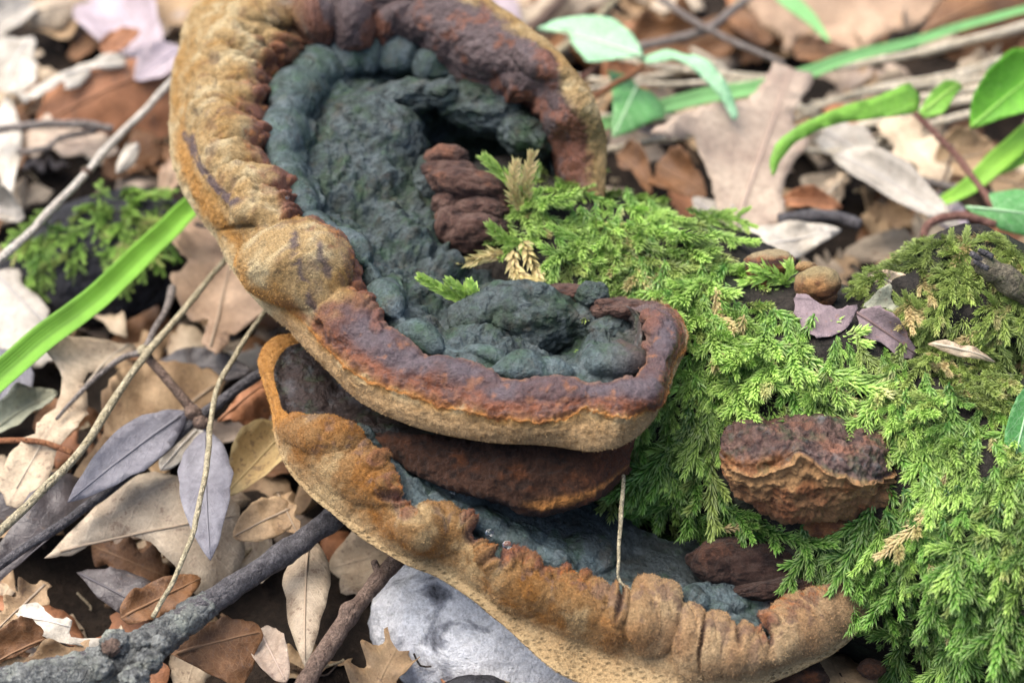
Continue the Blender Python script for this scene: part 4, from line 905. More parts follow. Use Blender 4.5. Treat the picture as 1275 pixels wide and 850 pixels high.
def leaf_mesh(bp, tp, width=None, shape='ovate', outline=None, face=.6, roll=0, arch=None, cup=None, wave=.105, curl=0, seed=0, res=22, jag_=1.3):
    """world verts, faces, luv and a midrib path. bp, tp: 3D base and tip; outline: photo points cut on the leaf's plane"""
    rg = np.random.default_rng(seed + 11)
    if arch is None: arch = rg.uniform(-.04, .16)
    if cup is None: cup = rg.choice([-1, 1], p=[.3, .7]) * rg.uniform(.1, .6)
    a = tp - bp; L = np.linalg.norm(a); a = a / L
    n = unit((1 - face) * Z + face * TOCAM); n = unit(n - a * (a @ n)); s = np.cross(a, n)
    rr = R(roll); n, s = n * math.cos(rr) + s * math.sin(rr), s * math.cos(rr) - n * math.sin(rr)
    if outline is not None:
        q = V(outline); k = len(q); q = crom(np.vstack([q, q[:1]]), np.linspace(0, k, k * 4, endpoint=False)) * .75 + .25 * np.repeat(q, 4, 0) if k < 40 else q
        jag = rg.normal(0, jag_, (len(q), 2)); q = q + jag
        d = atw(q[:, 0], q[:, 1], 0.0) - CAM; t = ((bp - CAM) @ n) / (d @ n); p3 = CAM + d * t[:, None] - bp
        uv = np.stack([p3 @ a, p3 @ s], -1)
    else:
        W = width / 200 * (D - wof(bp)) / D; u = np.linspace(0.0, 1, 34)
        wv = shape_w(shape, u) * W; j1, j2 = 1 + .05 * rg.normal(size=34), 1 + .05 * rg.normal(size=34)
        j1, j2 = [1 + (.12 if shape == 'oak' else .05) * np.interp(u, np.linspace(0, 1, 12), rg.normal(size=12)) for _ in (0, 1)]
        up_, dn = np.stack([u * L, wv * j1], -1), np.stack([u * L, -wv * j2], -1)
        uv = np.vstack([up_[:-1], up_[-1:], dn[1:-1][::-1]])
    mn, mx = uv.min(0), uv.max(0); st_ = max(mx - mn) / res
    X, Y = np.meshgrid(np.arange(mn[0], mx[0], st_), np.arange(mn[1], mx[1], st_ * .87)); X = X + (np.arange(X.shape[0]) % 2)[:, None] * st_ / 2
    X, Y = X.ravel(), Y.ravel(); k = inpoly(X, Y, uv); X, Y = X[k], Y[k]
    dist = np.min(np.hypot(X[:, None] - uv[None, :, 0], Y[:, None] - uv[None, :, 1]), 1) if len(X) else V([])
    k = dist > st_ * .45; pts = np.vstack([uv, np.stack([X[k], Y[k]], -1)]); m = len(uv)
    vs, es, fs, *_ = delaunay_2d_cdt([Vector(x) for x in pts], [], [list(range(m))], 1, 1e-5)
    pts = V([x[:] for x in vs]); fs = np.array([f for f in fs if len(f) == 3], int)
    W2 = max(abs(mn[1]), abs(mx[1]), 1e-3); u = pts[:, 0] / L; v = pts[:, 1] / W2
    dm = np.min(np.hypot(pts[:, None, 0] - uv[None, :, 0], pts[:, None, 1] - uv[None, :, 1]), 1)
    sc_ = max(L, W2 * 2)
    def zof(x, y):
        uu, v_ = x / L, y / W2
        nz = fbm(np.stack([x * 1.3 / sc_ * 2 + seed, y * 1.3 / sc_ * 2, 0 * x + seed * 3.1], -1), 3); nz2 = fbm(np.stack([x * 5 / sc_ + seed, y * 5 / sc_, 0 * x + 8], -1), 2)
        return arch * L * 4 * uu * (1 - uu) + cup * W2 * v_ ** 2 * 1.2 + wave * sc_ * (nz + .5 * nz2) * (.35 + np.abs(v_)) + curl * L * np.clip(uu - .55, 0, 1) ** 2 * 2
    z = zof(pts[:, 0], pts[:, 1])
    P_ = bp + a * pts[:, :1] + s * pts[:, 1:2] + n * z[:, None]
    f0 = fs[0]; 
    if np.cross(P_[f0[1]] - P_[f0[0]], P_[f0[2]] - P_[f0[0]]) @ n < 0: fs = fs[:, ::-1]
    um = np.linspace(max(0.0, mn[0] / L), min(1, mx[0] / L) * .96, 16) * L; mid = bp + a * um[:, None] + n * (zof(um, 0 * um) + .006)[:, None]
    ok = inpoly(um, 0 * um + 1e-4, uv); mid = mid[ok] if ok.sum() > 3 else None
    # a thin sheet with two faces
    th = .012; nn = n * th; k = len(P_)
    cnt_ = {}
    for f in fs:
        for i in range(3):
            e = (f[i], f[(i + 1) % 3]); cnt_[e] = 1
    be = V([e for e in cnt_ if (e[1], e[0]) not in cnt_]).astype(int)
    V2 = np.vstack([P_, P_ - nn]); F2 = np.vstack([fs, fs[:, ::-1] + k, np.stack([be[:, 0], be[:, 0] + k, be[:, 1] + k], -1), np.stack([be[:, 0], be[:, 1] + k, be[:, 1]], -1)])
    l3 = np.stack([u, v, dm / sc_], -1)
    return V2, F2, np.vstack([l3, l3]), mid, L
def pt(q): return atw(*q[1:]) if q[0] == 'w' else at(*q)
_lc = [0]
def leaf(kind, b_, t_, width=None, shape='ovate', label=None, outline=None, name='dead_leaf', cat='leaf', group='fallen leaves on the forest floor', parent=None, pname='blade', rib=True, stalk=None, **k):
    _lc[0] += 1; k.setdefault('seed', _lc[0])
    bp, tp = pt(b_), pt(t_)
    if kind in ('mint', 'ivy', 'lime', 'vivid'): k.setdefault('jag_', .35)
    v, f, l, mid, L = leaf_mesh(bp, tp, width, shape, outline, **k)
    r = parent if parent is not None else root(name, label, cat, bp, group)
    o = mk(pname, v, f, LM[kind], r, uv=l)
    if rib and mid is not None and len(mid) > 4:
        rv, rf = tube(mid, np.linspace(.022, .007, len(mid)), 5); 
        ro = mk('midrib', rv, rf, ribmat(kind), r if parent is None else o)
    if stalk is not None:
        q = V([bp] + [pt(x) for x in stalk]); sv, sf = tube(spl(q, 10), .022, 6); mk('stalk', sv, sf, ribmat(kind), r if parent is None else o)
    return r
def c_of(o): q = V(o); return q.mean(0)
def oleaf(kind, outline, h, label, axis=None, **k):
    """leaf cut from an outline seen in the photo; axis = base and tip photo points"""
    q = V(outline)
    if axis is None:
        d = np.hypot(*(q[:, None] - q[None]).transpose(2, 0, 1)); i, j = np.unravel_index(d.argmax(), d.shape); axis = (q[i], q[j])
    h = h if isinstance(h, tuple) else (h, h)
    if isinstance(h[0], str): b_, t_ = ('w', *axis[0], h[1]), ('w', *axis[1], h[-1])
    else: b_, t_ = (*axis[0], h[0]), (*axis[1], h[1])
    return leaf(kind, b_, t_, outline=outline, label=label, **k)

# filler: broken old leaves that nobody could count, under everything
rg = np.random.default_rng(21); fill = {}
for k in range(950):
    x, y = rg.uniform(-11, 11), rg.uniform(-7.5, 15); h = float(ground_h(V([x]), V([y]))[0]) + rg.uniform(.02, .30)
    a = rg.uniform(0, 2 * np.pi); L = rg.uniform(.5, 1.5); bp = V([x, y, h]); tp = bp + V([math.cos(a), math.sin(a), rg.uniform(-.25, .25)]) * L
    kd = rg.choice(['brown', 'tan', 'mottled', 'slate', 'pale', 'grey', 'mauve', 'orange'], p=[.22, .25, .2, .04, .1, .04, .09, .06])
    px_, py_ = proj(bp)
    if px_ < -250 or px_ > 1500 or py_ > 1150: continue
    v, f, l, *_ = leaf_mesh(bp, tp, rg.uniform(35, 90), rg.choice(['oak', 'ovate', 'lance']), None, rg.uniform(0, .5), rg.uniform(-35, 35), rg.uniform(-.1, .15), rg.uniform(-.5, .9), .11, 0, k + 500, 9)
    fill.setdefault(kd, []).append((v, f, l))
first = None
for kd, lst in fill.items():
    vs, fs = cat_mesh([(v, f) for v, f, _ in lst])
    o = mk('leaf_litter', vs, fs, LM[kd], uv=np.vstack([l for *_, l in lst])); tag(o, {'brown': 'dark brown', 'tan': 'tan', 'mottled': 'mottled', 'slate': 'wet blackish', 'pale': 'pale cream', 'grey': 'grey', 'mauve': 'mauve brown', 'orange': 'rusty'}[kd] + ' broken leaf bits littering the soil', kind='stuff')

# crumbs of twig and bark over the litter
tv = {}
for k in range(420):
    x, y = rg.uniform(-9, 10), rg.uniform(-6, 12); h = float(ground_h(V([x]), V([y]))[0]) + rg.uniform(.1, .42); a = rg.uniform(0, 6.28); L = rg.uniform(.12, .8) * rg.uniform(.4, 1)
    p0 = V([x, y, h]); d = V([math.cos(a), math.sin(a), rg.uniform(-.2, .3)]) * L
    v, f = tube(spl([p0, p0 + d * .5 + rg.normal(0, .05, 3), p0 + d], 5), rg.uniform(.012, .04), 5, .2, 6); tv.setdefault(k % 3, []).append((v, np.vstack([_tri(q) for q in f])))
CR = [m_bark('dark_crumbs', (.03, .022, .018), (.09, .065, .05), None, 6), m_bark('brown_crumbs', (.10, .06, .035), (.22, .14, .08), None, 6), m_bark('straw_crumbs', (.30, .24, .15), (.45, .37, .25), None, 6)]
for k, lst in tv.items():
    vs, fs = cat_mesh(lst); tag(mk('twig_crumbs', vs, fs, CR[k]), ('dark', 'brown', 'straw-coloured')[k] + ' crumbs of twig and bark strewn over the leaf litter', kind='stuff')

# ---- left of the fungi
leaf('lilac', (120, -30, .3), (200, 85, .7), 95, 'lance', 'smooth blurred mauve leaf standing upright at the top edge left of the bowl rim', face=.9, wave=.02, cup=.5)
leaf('grey', (-30, 55, .3), (48, 0, .3), 60, 'ovate', 'grey rounded leaf in the top left corner')
leaf('mottled', (25, 20, .3), (125, 8, .3), 50, 'ovate', 'olive brown leaf lying flat between the corner leaf and the mauve leaf', cup=-.5)
oleaf('white', [(-12,60), (10,52), (40,44), (46,60), (42,78), (48,100), (30,118), (5,112), (-12,100)], .8, 'crumpled bleached white leaf at the left edge above the pale stick', wave=.1)
oleaf('white', [(15,108), (30,116), (50,110), (80,92), (110,79), (138,66), (152,70), (158,80), (140,88), (116,86), (110,98), (95,112), (82,118), (80,106), (62,118), (45,126), (28,124)], .9, 'white wavy-lobed oak leaf in front of the large rust-brown leaf', wave=.08)
oleaf('orange', [(45,160), (55,122), (100,88), (150,84), (230,78), (232,150), (195,180), (140,172), (90,165), (60,172)], (.35, .5), 'large rust-brown leaf behind the pale slanting stick', face=.8, wave=.07)
leaf('orange', (126, 64, .8), (174, 38, .9), 30, 'ovate', 'small salmon-red leaf tip in front of the mauve leaf', cup=.3)
leaf('lilac', (225, 60, .8), (168, 100, .7), 46, 'ovate', 'rounded grey-lilac leaf touching the rim of the bowl-shaped bracket', wave=.04)
leaf('white', (8, 118, .6), (12, 255, .5), 36, 'lance', 'narrow bluish white leaf hanging down the left edge', face=.8)
leaf('grey', (-10, 262, .6), (30, 272, .6), 44, 'ovate', 'grey crumpled leaf ball under the bluish white leaf', cup=1.2, wave=.15)
leaf('white', (172, 178, 1.2), (145, 216, 1.1), 20, 'lance', 'small white pointed leaf sticking up from the moss cushion')
leaf('pink', (225, 195, .8), (202, 250, .8), 30, 'ovate', 'pinkish leaf between the moss cushion and the bowl rim')
oleaf('pink', [(250,278), (300,283), (345,330), (362,392), (350,420), (325,405), (292,414), (275,438), (252,428), (262,398), (240,402), (213,372), (235,346), (212,330), (228,298)], (.9, .8), 'big pinkish tan oak leaf below the green blade and beside the bowl rim', axis=((262, 432), (300, 284)), wave=.08)
oleaf('grey', [(-12,335), (20,330), (27,352), (55,376), (60,400), (86,430), (62,446), (20,446), (-12,420)], (.6, .7), 'pale grey papery leaf at the left edge under the green blade', wave=.06)
oleaf('blue', [(-12,430), (30,440), (42,470), (28,502), (-12,512)], .5, 'smooth bluish leaf at the left edge below the papery grey one', wave=.04)
leaf('sage', (-14, 540, .8), (72, 488, .8), 42, 'ovate', 'curled grey-green leaf at the left edge above the red stalk', cup=1.2, wave=.1)
oleaf('pale', [(58,452), (110,440), (168,428), (162,468), (126,480), (100,500), (108,530), (95,562), (70,582), (58,612), (20,628), (-4,604), (10,582), (42,562), (60,540), (76,500), (44,470)], (.8, .9), 'long pale oak leaf with curled lobes under the straw stalks', axis=((160, 432), (14, 618)), wave=.1)
oleaf('tan', [(148,470), (200,458), (242,455), (278,470), (268,502), (228,517), (182,532), (142,562), (100,602), (92,585), (128,542), (124,502)], (.55, .65), 'tan leaf with toothed edge beneath the knotted twig', wave=.07)
leaf('slate', (195, 452, .5), (315, 462, .5), 50, 'lance', 'dark slate leaf behind the knotted twig')
oleaf('orange', [(272,524), (300,490), (330,458), (350,470), (340,512), (305,528)], .9, 'salmon pink leaf wedge beside the narrow upper end of the long shelf')
leaf('yellow', (362, 528, 1.0), (278, 618, .8), 66, 'lance', 'straw yellow curled leaf tucked under the long shelf', cup=1.0, wave=.03)
leaf('white', (248, 532, .9), (200, 585, .9), 40, 'ovate', 'bluish white leaf scrap behind the two grey hanging leaves')
leaf('blue', (232, 512, 1.4), (84, 625, 1.5), 60, 'lance', 'blue-grey lance-shaped dead leaf pointing down to the left', face=.8, wave=.02, cup=.25, arch=.05, group='pair of blue-grey leaves on the dark twig', stalk=[(244, 505, 1.35)])
leaf('blue', (255, 536, 1.3), (262, 698, 1.4), 66, 'lance', 'blue-grey lance-shaped dead leaf hanging straight down', face=.8, wave=.02, cup=.2, arch=.04, group='pair of blue-grey leaves on the dark twig', stalk=[(250, 522, 1.3)])
oleaf('mottled', [(55,695), (110,640), (150,602), (190,580), (238,590), (292,620), (304,680), (284,722), (252,742), (230,722), (205,692), (170,668), (130,674), (90,690)], (.6, .7), 'wide mottled grey-brown leaf arching under the hanging blue-grey leaf', axis=((60, 690), (300, 640)), wave=.08, arch=.05)
oleaf('slate', [(-12,705), (20,650), (60,610), (120,600), (142,616), (92,652), (42,692), (0,724)], .45, 'long dark wet leaf at the left edge under the straw stalk')
oleaf('slate', [(95,712), (130,706), (170,712), (196,735), (190,762), (160,766), (125,745)], .4, 'blackish blue pointed leaf in the shade above the thick stick')
leaf('tan', (365, 632, .8), (290, 668, .7), 52, 'ovate', 'orange-tan rounded leaf right of the hanging blue-grey leaf', wave=.07)
oleaf('brown', [(-12,802), (15,780), (40,774), (60,794), (36,812), (-12,828)], .8, 'small brown curled leaf in the bottom left corner', cup=.5)
oleaf('white', [(18,765), (45,750), (75,774), (96,774), (92,798), (132,795), (120,810), (70,802), (40,782)], .7, 'whitish torn leaf beside the brown curled one, bottom left')
leaf('tan', (-25, 855, .5), (140, 803, .6), 46, 'oak', 'tan leaf along the upper side of the thick stick')
oleaf('brown', [(213,816), (235,786), (270,772), (302,772), (328,786), (318,816), (302,855), (258,838)], .8, 'chestnut brown leaf with a pale patch under the thick stick', wave=.08)
oleaf('sage', [(222,806), (245,780), (276,780), (266,800), (240,808)], .87, 'pale sage leaf scrap lying on the chestnut brown leaf', wave=.03, rib=False)
leaf('mauve', (322, 782, .6), (356, 848, .6), 46, 'ovate', 'small pinkish grey leaf between thick stick and thin twig')
leaf('mottled', (386, 670, .6), (380, 830, .6), 56, 'lance', 'upright bay-shaped tan leaf beside the thin twig', face=.85, wave=.04)
leaf('tan', (345, 612, .7), (372, 668, .7), 34, 'oak', 'small lobed tan leaf just below the long shelf')
leaf('tan', (60, 725, .5), (-10, 790, .5), 50, 'oak', 'dull tan leaf at the left edge above the brown curled one')
leaf('brown', (150, 770, .5), (250, 720, .4), 50, 'ovate', 'brown leaf in the shade right of the blackish one')
leaf('mauve', (20, 175, .4), (150, 190, .4), 60, 'oak', 'dusky leaf under the grey twig at the upper left')

# ---- right of and behind the fungi
oleaf('mauve', [(798,197), (850,165), (882,150), (920,140), (945,115), (965,80), (1006,92), (1013,105), (996,130), (985,150), (988,170), (1003,190), (976,225), (968,250), (973,280), (956,304), (925,306), (911,312), (898,290), (890,262), (880,235), (855,192), (830,202)], (1.0, 1.6), 'large mauve-tan oak leaf propped up behind the moss', axis=((905, 310), (985, 85)), face=.85, wave=.04, arch=.06)
oleaf('brown', [(767,192), (790,187), (808,203), (814,236), (800,238), (786,216), (772,213)], 1.0, 'smaller of two dark brown curled lobes beneath the large mauve-tan oak leaf', cup=.6)
oleaf('brown', [(812,238), (817,205), (840,189), (861,200), (882,242), (860,248)], 1.05, 'larger of two dark brown curled lobes beneath the large mauve-tan oak leaf', cup=.6)
oleaf('pink', [(928,-12), (935,10), (948,32), (974,46), (975,72), (986,62), (996,45), (1040,60), (1070,71), (1092,52), (1132,40), (1152,20), (1172,-15)], (.6, .6), 'big peach-tan leaf with ragged lower edge at the top edge', wave=.07)
oleaf('brown', [(985,62), (1000,46), (1045,60), (1068,72), (1040,80), (1000,78)], .5, 'shaded brown leaf under the big peach-tan leaf')
oleaf('brown', [(1142,44), (1172,5), (1230,-14), (1292,-14), (1292,58), (1220,56), (1180,42)], .5, 'large reddish brown leaf in the top right corner', wave=.07)
oleaf('brown', [(900,10), (935,20), (962,50), (942,64), (912,46)], .4, 'dark brown leaf left of the big peach-tan leaf')
leaf('brown', (760, 60, .2), (925, 45, .2), 105, 'oak', 'dull brown leaf behind the crossing grey twigs', face=.9)
leaf('grey', (1035, 190, 1.0), (1200, 288, 1.1), 50, 'lance', 'long pale grey willow-like leaf running down to the olive moss', face=.7, cup=.6, wave=.02)
leaf('white', (880, 322, 1.2), (1048, 286, 1.3), 56, 'lance', 'whitish lance-shaped leaf under the large mauve-tan oak leaf', face=.7, cup=.25)
leaf('pale', (1100, 150, .7), (1178, 232, .7), 74, 'oak', 'cream leaf with brown stain behind the purple ivy stalk')
leaf('tan', (1165, 205, .7), (1245, 190, .7), 66, 'ovate', 'tan round leaf behind the purple ivy stalk, right of the cream one')
leaf('grey', (1020, 160, .6), (1105, 220, .6), 56, 'ovate', 'dark grey leaf beneath the lime ivy leaf')
leaf('lilac', (1150, 245, .8), (1205, 300, .8), 44, 'ovate', 'lilac grey leaf behind the tip of the willow-like leaf')
leaf('grey', (862, 246, 1.2), (945, 305, 1.1), 40, 'lance', 'grey leaf edge between moss and large mauve-tan oak leaf')
leaf('orange', (970, 252, 1.1), (1050, 258, 1.1), 30, 'lance', 'arched orange-brown leaf right of the large mauve-tan oak leaf', cup=1.0)
leaf('pale', (1018, 255, 1.0), (1058, 215, 1.0), 34, 'oak', 'small cream curled leaf above the dark stick')
oleaf('plum', [(988,370), (1000,364), (1020,378), (1045,385), (1066,379), (1062,396), (1050,416), (1026,424), (1004,412), (992,395)], ('w', -.2, .0), 'smooth purple leaf scrap below the round young fungus', face=.9, wave=.04, rib=False)
oleaf('plum', [(1065,388), (1090,382), (1110,392), (1128,415), (1142,442), (1120,446), (1098,430), (1075,420)], ('w', -.02, .12), 'brownish purple toothed leaf scrap right of the smooth purple one', face=.9, wave=.06)
oleaf('sage', [(1073,382), (1090,368), (1108,359), (1113,380), (1142,398), (1130,406), (1112,401), (1104,385), (1086,386)], ('w', -.25, -.1), 'curled olive leaf scrap above the brownish purple one', face=.7, cup=.6)
leaf('pale', ('w', 1078, 342, -.35), ('w', 1165, 368, -.3), 26, 'lance', 'narrow white leaf scrap under the left end of the olive moss')
leaf('pale', ('w', 1155, 428, .2), ('w', 1240, 450, .25), 16, 'lance', 'narrow cream leaf scrap caught low in the olive moss')
leaf('slate', (880, 330, 1.0), (960, 350, 1.0), 34, 'lance', 'dark slate leaf in the gap left of the flattish young fungus')
leaf('lilac', (600, -10, .4), (648, 25, .4), 40, 'ovate', 'pale lilac leaf peeping over the top of the bowl rim')
leaf('mottled', (660, 15, .2), (760, -10, .2), 60, 'oak', 'mottled leaf at the top edge above the mint ivy leaf')
leaf('tan', (1200, 215, .5), (1290, 240, .5), 60, 'oak', 'tan leaf at the right edge beneath the green blades')
leaf('mauve', (760, 175, .5), (830, 200, .6), 40, 'ovate', 'shaded mauve leaf between the ivy and the large oak leaf')

# ------------------------------------------------------------------ ivy and other green leaves
M_STEM = m_bark('ivy_stem', (.20, .085, .07), (.27, .15, .11), None, 7, rough=.6)
M_STEMR = m_bark('ivy_stem_red', (.20, .085, .045), (.30, .14, .06), None, 7, rough=.6)
def stick(par, name, pts, rad, mat, n=24, sides=8, rough=.12, freq=3, knots=(), w_=False):
    q = V(pts); p3 = atw(q[:, 0], q[:, 1], q[:, 2]) if w_ else at(q[:, 0], q[:, 1], q[:, 2])
    r_ = np.interp(np.linspace(0, 1, n), np.linspace(0, 1, len(np.atleast_1d(rad))), np.atleast_1d(V(rad)) / 100) if np.ndim(rad) else rad / 100
    sp_ = spl(p3, n); sp_ = sp_ + np.stack([fbm(sp_ * 1.1 + 9 * k_, 3) for k_ in range(3)], -1) * .035; r_ = r_ * (1 + .12 * fbm(sp_ * 2.5, 3)); v, f = tube(sp_, r_, sides, rough, freq, True, knots); return mk(name, v, f, mat, par)
t = root('ivy', 'mint green ivy sprig rising behind the right end of the bowl rim', 'ivy', at(745, 118, 1.8), 'ivy sprigs')
oleaf('mint', [(668,36), (688,28), (720,25), (760,28), (785,42), (801,69), (770,76), (735,84), (727,76), (712,55), (708,42), (690,42)], (2.1, 2.0), None, axis=((800, 70), (672, 35)), parent=t, pname='leaf', face=.55, wave=.02, cup=.15)
oleaf('mint', [(793,72), (830,70), (852,80), (882,90), (906,112), (919,142), (912,149), (899,130), (870,103), (845,86), (810,84)], (2.0, 1.9), None, axis=((797, 76), (916, 146)), parent=t, pname='leaf', face=.6, wave=.02, cup=.15)
oleaf('ivy', [(760,78), (775,74), (790,90), (793,108), (808,110), (822,126), (828,146), (800,160), (764,171), (760,140), (761,110)], (1.5, 1.4), None, axis=((793, 108), (764, 170)), parent=t, pname='leaf', face=.9, wave=.02)
stick(t, 'stem', [(740,122,1.7), (768,104,1.85), (790,92,1.95), (802,80,2.0)], (5, 4.5), M_STEMR); stick(t, 'stem', [(716,102,1.5), (732,90,1.7), (745,82,1.85)], 5, M_STEM)
t = root('ivy', 'lime ivy sprig with long purple stalk and spotted folded leaf by the olive moss', 'ivy', at(1240, 262, 1.6), 'ivy sprigs')
oleaf('lime', [(1146,118), (1143,138), (1120,146), (1060,155), (1020,165), (990,180), (972,200), (964,219), (958,206), (963,183), (990,163), (1030,145), (1080,128), (1110,115), (1132,105)], (2.2, 2.0), None, axis=((1142, 130), (962, 212)), parent=t, pname='leaf', face=.7, wave=.015, cup=.15)
oleaf('lime', [(1144,140), (1150,126), (1165,112), (1195,102), (1198,111), (1182,125), (1168,148), (1152,148)], (2.2, 2.1), None, axis=((1146, 142), (1196, 105)), parent=t, pname='leaf', face=.8, wave=.02)
stick(t, 'stem', [(1138,142,2.15), (1165,168,2.0), (1195,198,1.8), (1225,240,1.7), (1245,268,1.6)], (4.5, 6), M_STEM, 30)
t = root('ivy', 'bluish green ivy leaf with pale veins on a rough pink stem at the right edge', 'ivy', at(1150, 292, 1.9), 'ivy sprigs')
oleaf('ivy', [(1201,256), (1220,257), (1236,259), (1232,241), (1250,234), (1292,231), (1292,290), (1255,286), (1220,272)], (2.1, 2.0), None, axis=((1206, 258), (1292, 268)), parent=t, pname='leaf', face=.6, wave=.02)
stick(t, 'stem', [(1150,296,1.8), (1156,280,1.9), (1175,271,1.95), (1205,270,2.0), (1240,280,1.95)], (6, 6.5), M_STEM, 30, rough=.25, freq=9)
t = root('ivy', 'vivid green ivy leaf at the right edge above the green blades', 'ivy', at(1240, 110, 2.2), 'ivy sprigs')
oleaf('vivid', [(1209,160), (1205,130), (1215,105), (1240,80), (1292,63), (1292,142), (1260,150)], (2.0, 2.3), None, axis=((1209, 158), (1292, 90)), parent=t, pname='leaf', face=.8, wave=.02)
t = root('broad_leaf', 'bluish green smooth leaf at the right edge beside the hanging moss', 'plant', atw(1280, 530, 1.0))
oleaf('ivy', [(1292,464), (1266,495), (1253,530), (1250,560), (1262,579), (1292,588)], ('w', 1.3, 1.2), None, axis=((1290, 468), (1262, 578)), parent=t, pname='blade', face=.9, wave=.015)
def grass(label, pts, wd, kind, cup=.25, face=.7, name='grass_blade', group='green grass blades', parent=None):
    q = V(pts); P_ = spl(at(q[:, 0], q[:, 1], q[:, 2]), 40); T_ = unit(np.gradient(P_, axis=0))
    n = unit((1 - face) * Z + face * TOCAM); n = unit(n - T_ * (T_ @ n)[:, None]); s = np.cross(T_, n)
    wv = np.interp(np.linspace(0, 1, 40), np.linspace(0, 1, len(wd)), wd) / 200 * (1 + .04 * fbm(P_ * 1.5, 3)); P_ = P_ + .06 * fbm(P_ * .7 + 5, 2)[:, None] * s; cs = np.linspace(-1, 1, 9)
    G = P_[:, None] + s[:, None] * (wv[:, None] * cs)[..., None] + n[:, None] * (cup * wv[:, None] * np.abs(cs) ** 1.3)[..., None]
    G = np.concatenate([G, (G - n[:, None] * .012)[:, ::-1]], 1); l = np.zeros((40, 18, 3)); l[..., 0] = np.linspace(0, 1, 40)[:, None]; l[..., 1] = np.concatenate([cs, cs[::-1]])
    f = gridfaces(40, 18); ix = np.arange(720).reshape(40, 18); f = np.vstack([f, np.stack([ix[:-1, -1], ix[1:, -1], ix[1:, 0], ix[:-1, 0]], -1)])
    if parent is not None: return mk('blade', G.reshape(-1, 3), f, LM[kind], parent, uv=l.reshape(-1, 3))
    o = mk(name, G.reshape(-1, 3), f, LM[kind], None, P_[20], uv=l.reshape(-1, 3)); return tag(o, label, 'grass blade', group)
grass('wide bright green grass blade slanting in front of the moss cushion', [(262,238,1.5), (190,308,1.6), (120,370,1.7), (50,428,1.7), (-25,492,1.7)], (30, 36, 38, 38), 'grass', cup=.6)
grass('long bluish green grass blade sweeping across behind the large oak leaf', [(715,165,.9), (830,132,1.0), (920,112,1.1), (1000,92,1.2), (1150,46,1.3), (1295,8,1.4)], (16, 24, 25, 22, 15, 11), 'bluegrass')
grass('short pale green blade tip hanging from the top edge', [(955,-25,1.2), (985,2,1.2), (1012,24,1.1), (1034,51,1.0)], (26, 28, 20, 3), 'bluegrass')
grass('broad yellow-green blade at the right edge under the vivid ivy leaf', [(1160,258,1.1), (1205,232,1.3), (1245,198,1.5), (1295,160,1.6)], (8, 26, 34, 30), 'limegrass')
grass('narrow yellow-green blade just below the broad one at the right edge', [(1205,228,1.2), (1245,212,1.3), (1295,192,1.4)], (4, 12, 15), 'limegrass')
grass('small green blade low between the willow-like leaf and purple ivy stalk', [(1165,250,1.0), (1185,240,1.0), (1205,225,1.0)], (10, 14, 6), 'limegrass')
t = root('dry_grass', 'bundle of dry straw blades behind the lime ivy leaf', 'dry grass', at(1150, 110, .8))
M_STRAW = m_bark('straw', (.58, .50, .36), (.74, .66, .52), None, 5, rough=.6)
for a_ in ([(985,150,.7), (1060,118,.8), (1150,105,.9), (1295,66,1.0)], [(990,138,.7), (1080,112,.85), (1180,92,.95), (1295,60,1.1)], [(985,162,.6), (1090,135,.7), (1200,112,.8), (1295,105,.8)], [(1000,168,.6), (1100,150,.6), (1180,128,.7), (1295,118,.8)], [(1010,128,.7), (1090,116,.8), (1200,100,.9), (1295,88,.9)], [(1005,178,.5), (1080,150,.6), (1150,135,.7)], [(720,60,.4), (840,85,.5), (1000,100,.6)], [(700,140,.6), (820,150,.7), (960,130,.7)], [(900,170,.5), (1020,190,.6), (1150,180,.6)], [(640,75,.3), (760,100,.4), (900,80,.4)], [(1000,90,.6), (1130,70,.7), (1290,30,.8)], [(860,60,.4), (960,120,.5), (1080,170,.6)], [(1080,180,.6), (1180,150,.7), (1290,128,.8)]):
    stick(t, 'straw', a_, rg.uniform(.6, 1.15) * V([4, 7, 8]), M_STRAW, 26, 6, .2, 4)

# ------------------------------------------------------------------ stalks, twigs and sticks
M_PALE = m_bark('pale_stalk', (.58, .52, .44), (.74, .69, .60), None, 6, rough=.6)
M_STALK = m_bark('straw_stalk', (.42, .36, .22), (.56, .49, .33), None, 6, rough=.6)
M_TWIG = m_bark('grey_twig', (.20, .17, .15), (.32, .28, .25), None, 7)
M_DTWIG = m_bark('dark_twig', (.07, .065, .07), (.17, .16, .165), None, 8)
M_BTWIG = m_bark('brown_twig', (.13, .085, .065), (.24, .17, .13), None, 7)
M_LICHEN = m_bark('lichen_bark', (.07, .072, .072), (.25, .26, .245), (.30, .32, .27), 5)
M_RED = m_bark('red_stalk', (.26, .10, .045), (.36, .16, .07), None, 6, rough=.5)
def single(name, label, cat, pts, rad, mat, group=None, w_=False, **k):
    q = pts[len(pts) // 2]; t = root(name, label, cat, atw(*q) if w_ else at(*q), group); stick(t, 'stem', pts, rad, mat, w_=w_, **k); return t
t = single('dry_stalk', 'pale straight stalk slanting from the bowl rim to the left edge', 'stalk', [(232,82,1.6), (160,158,1.7), (107,215,1.8), (50,275,1.8), (-15,338,1.8)], (5.5, 6.5), M_PALE, 'dry stalks')
v, f = blob(at(107, 215, 1.8), (.085, .075, .075), 3, .1, 1); mk('node', v, f, M_BTWIG, t)
t = single('dry_stalk', 'straw stalk from the pinkish oak leaf past the knotted twig to the left edge', 'stalk', [(290,312,1.7), (235,380,1.8), (182,440,1.85), (92,570,1.9), (-15,676,2.0)], (4, 5, 6), M_STALK, 'dry stalks')
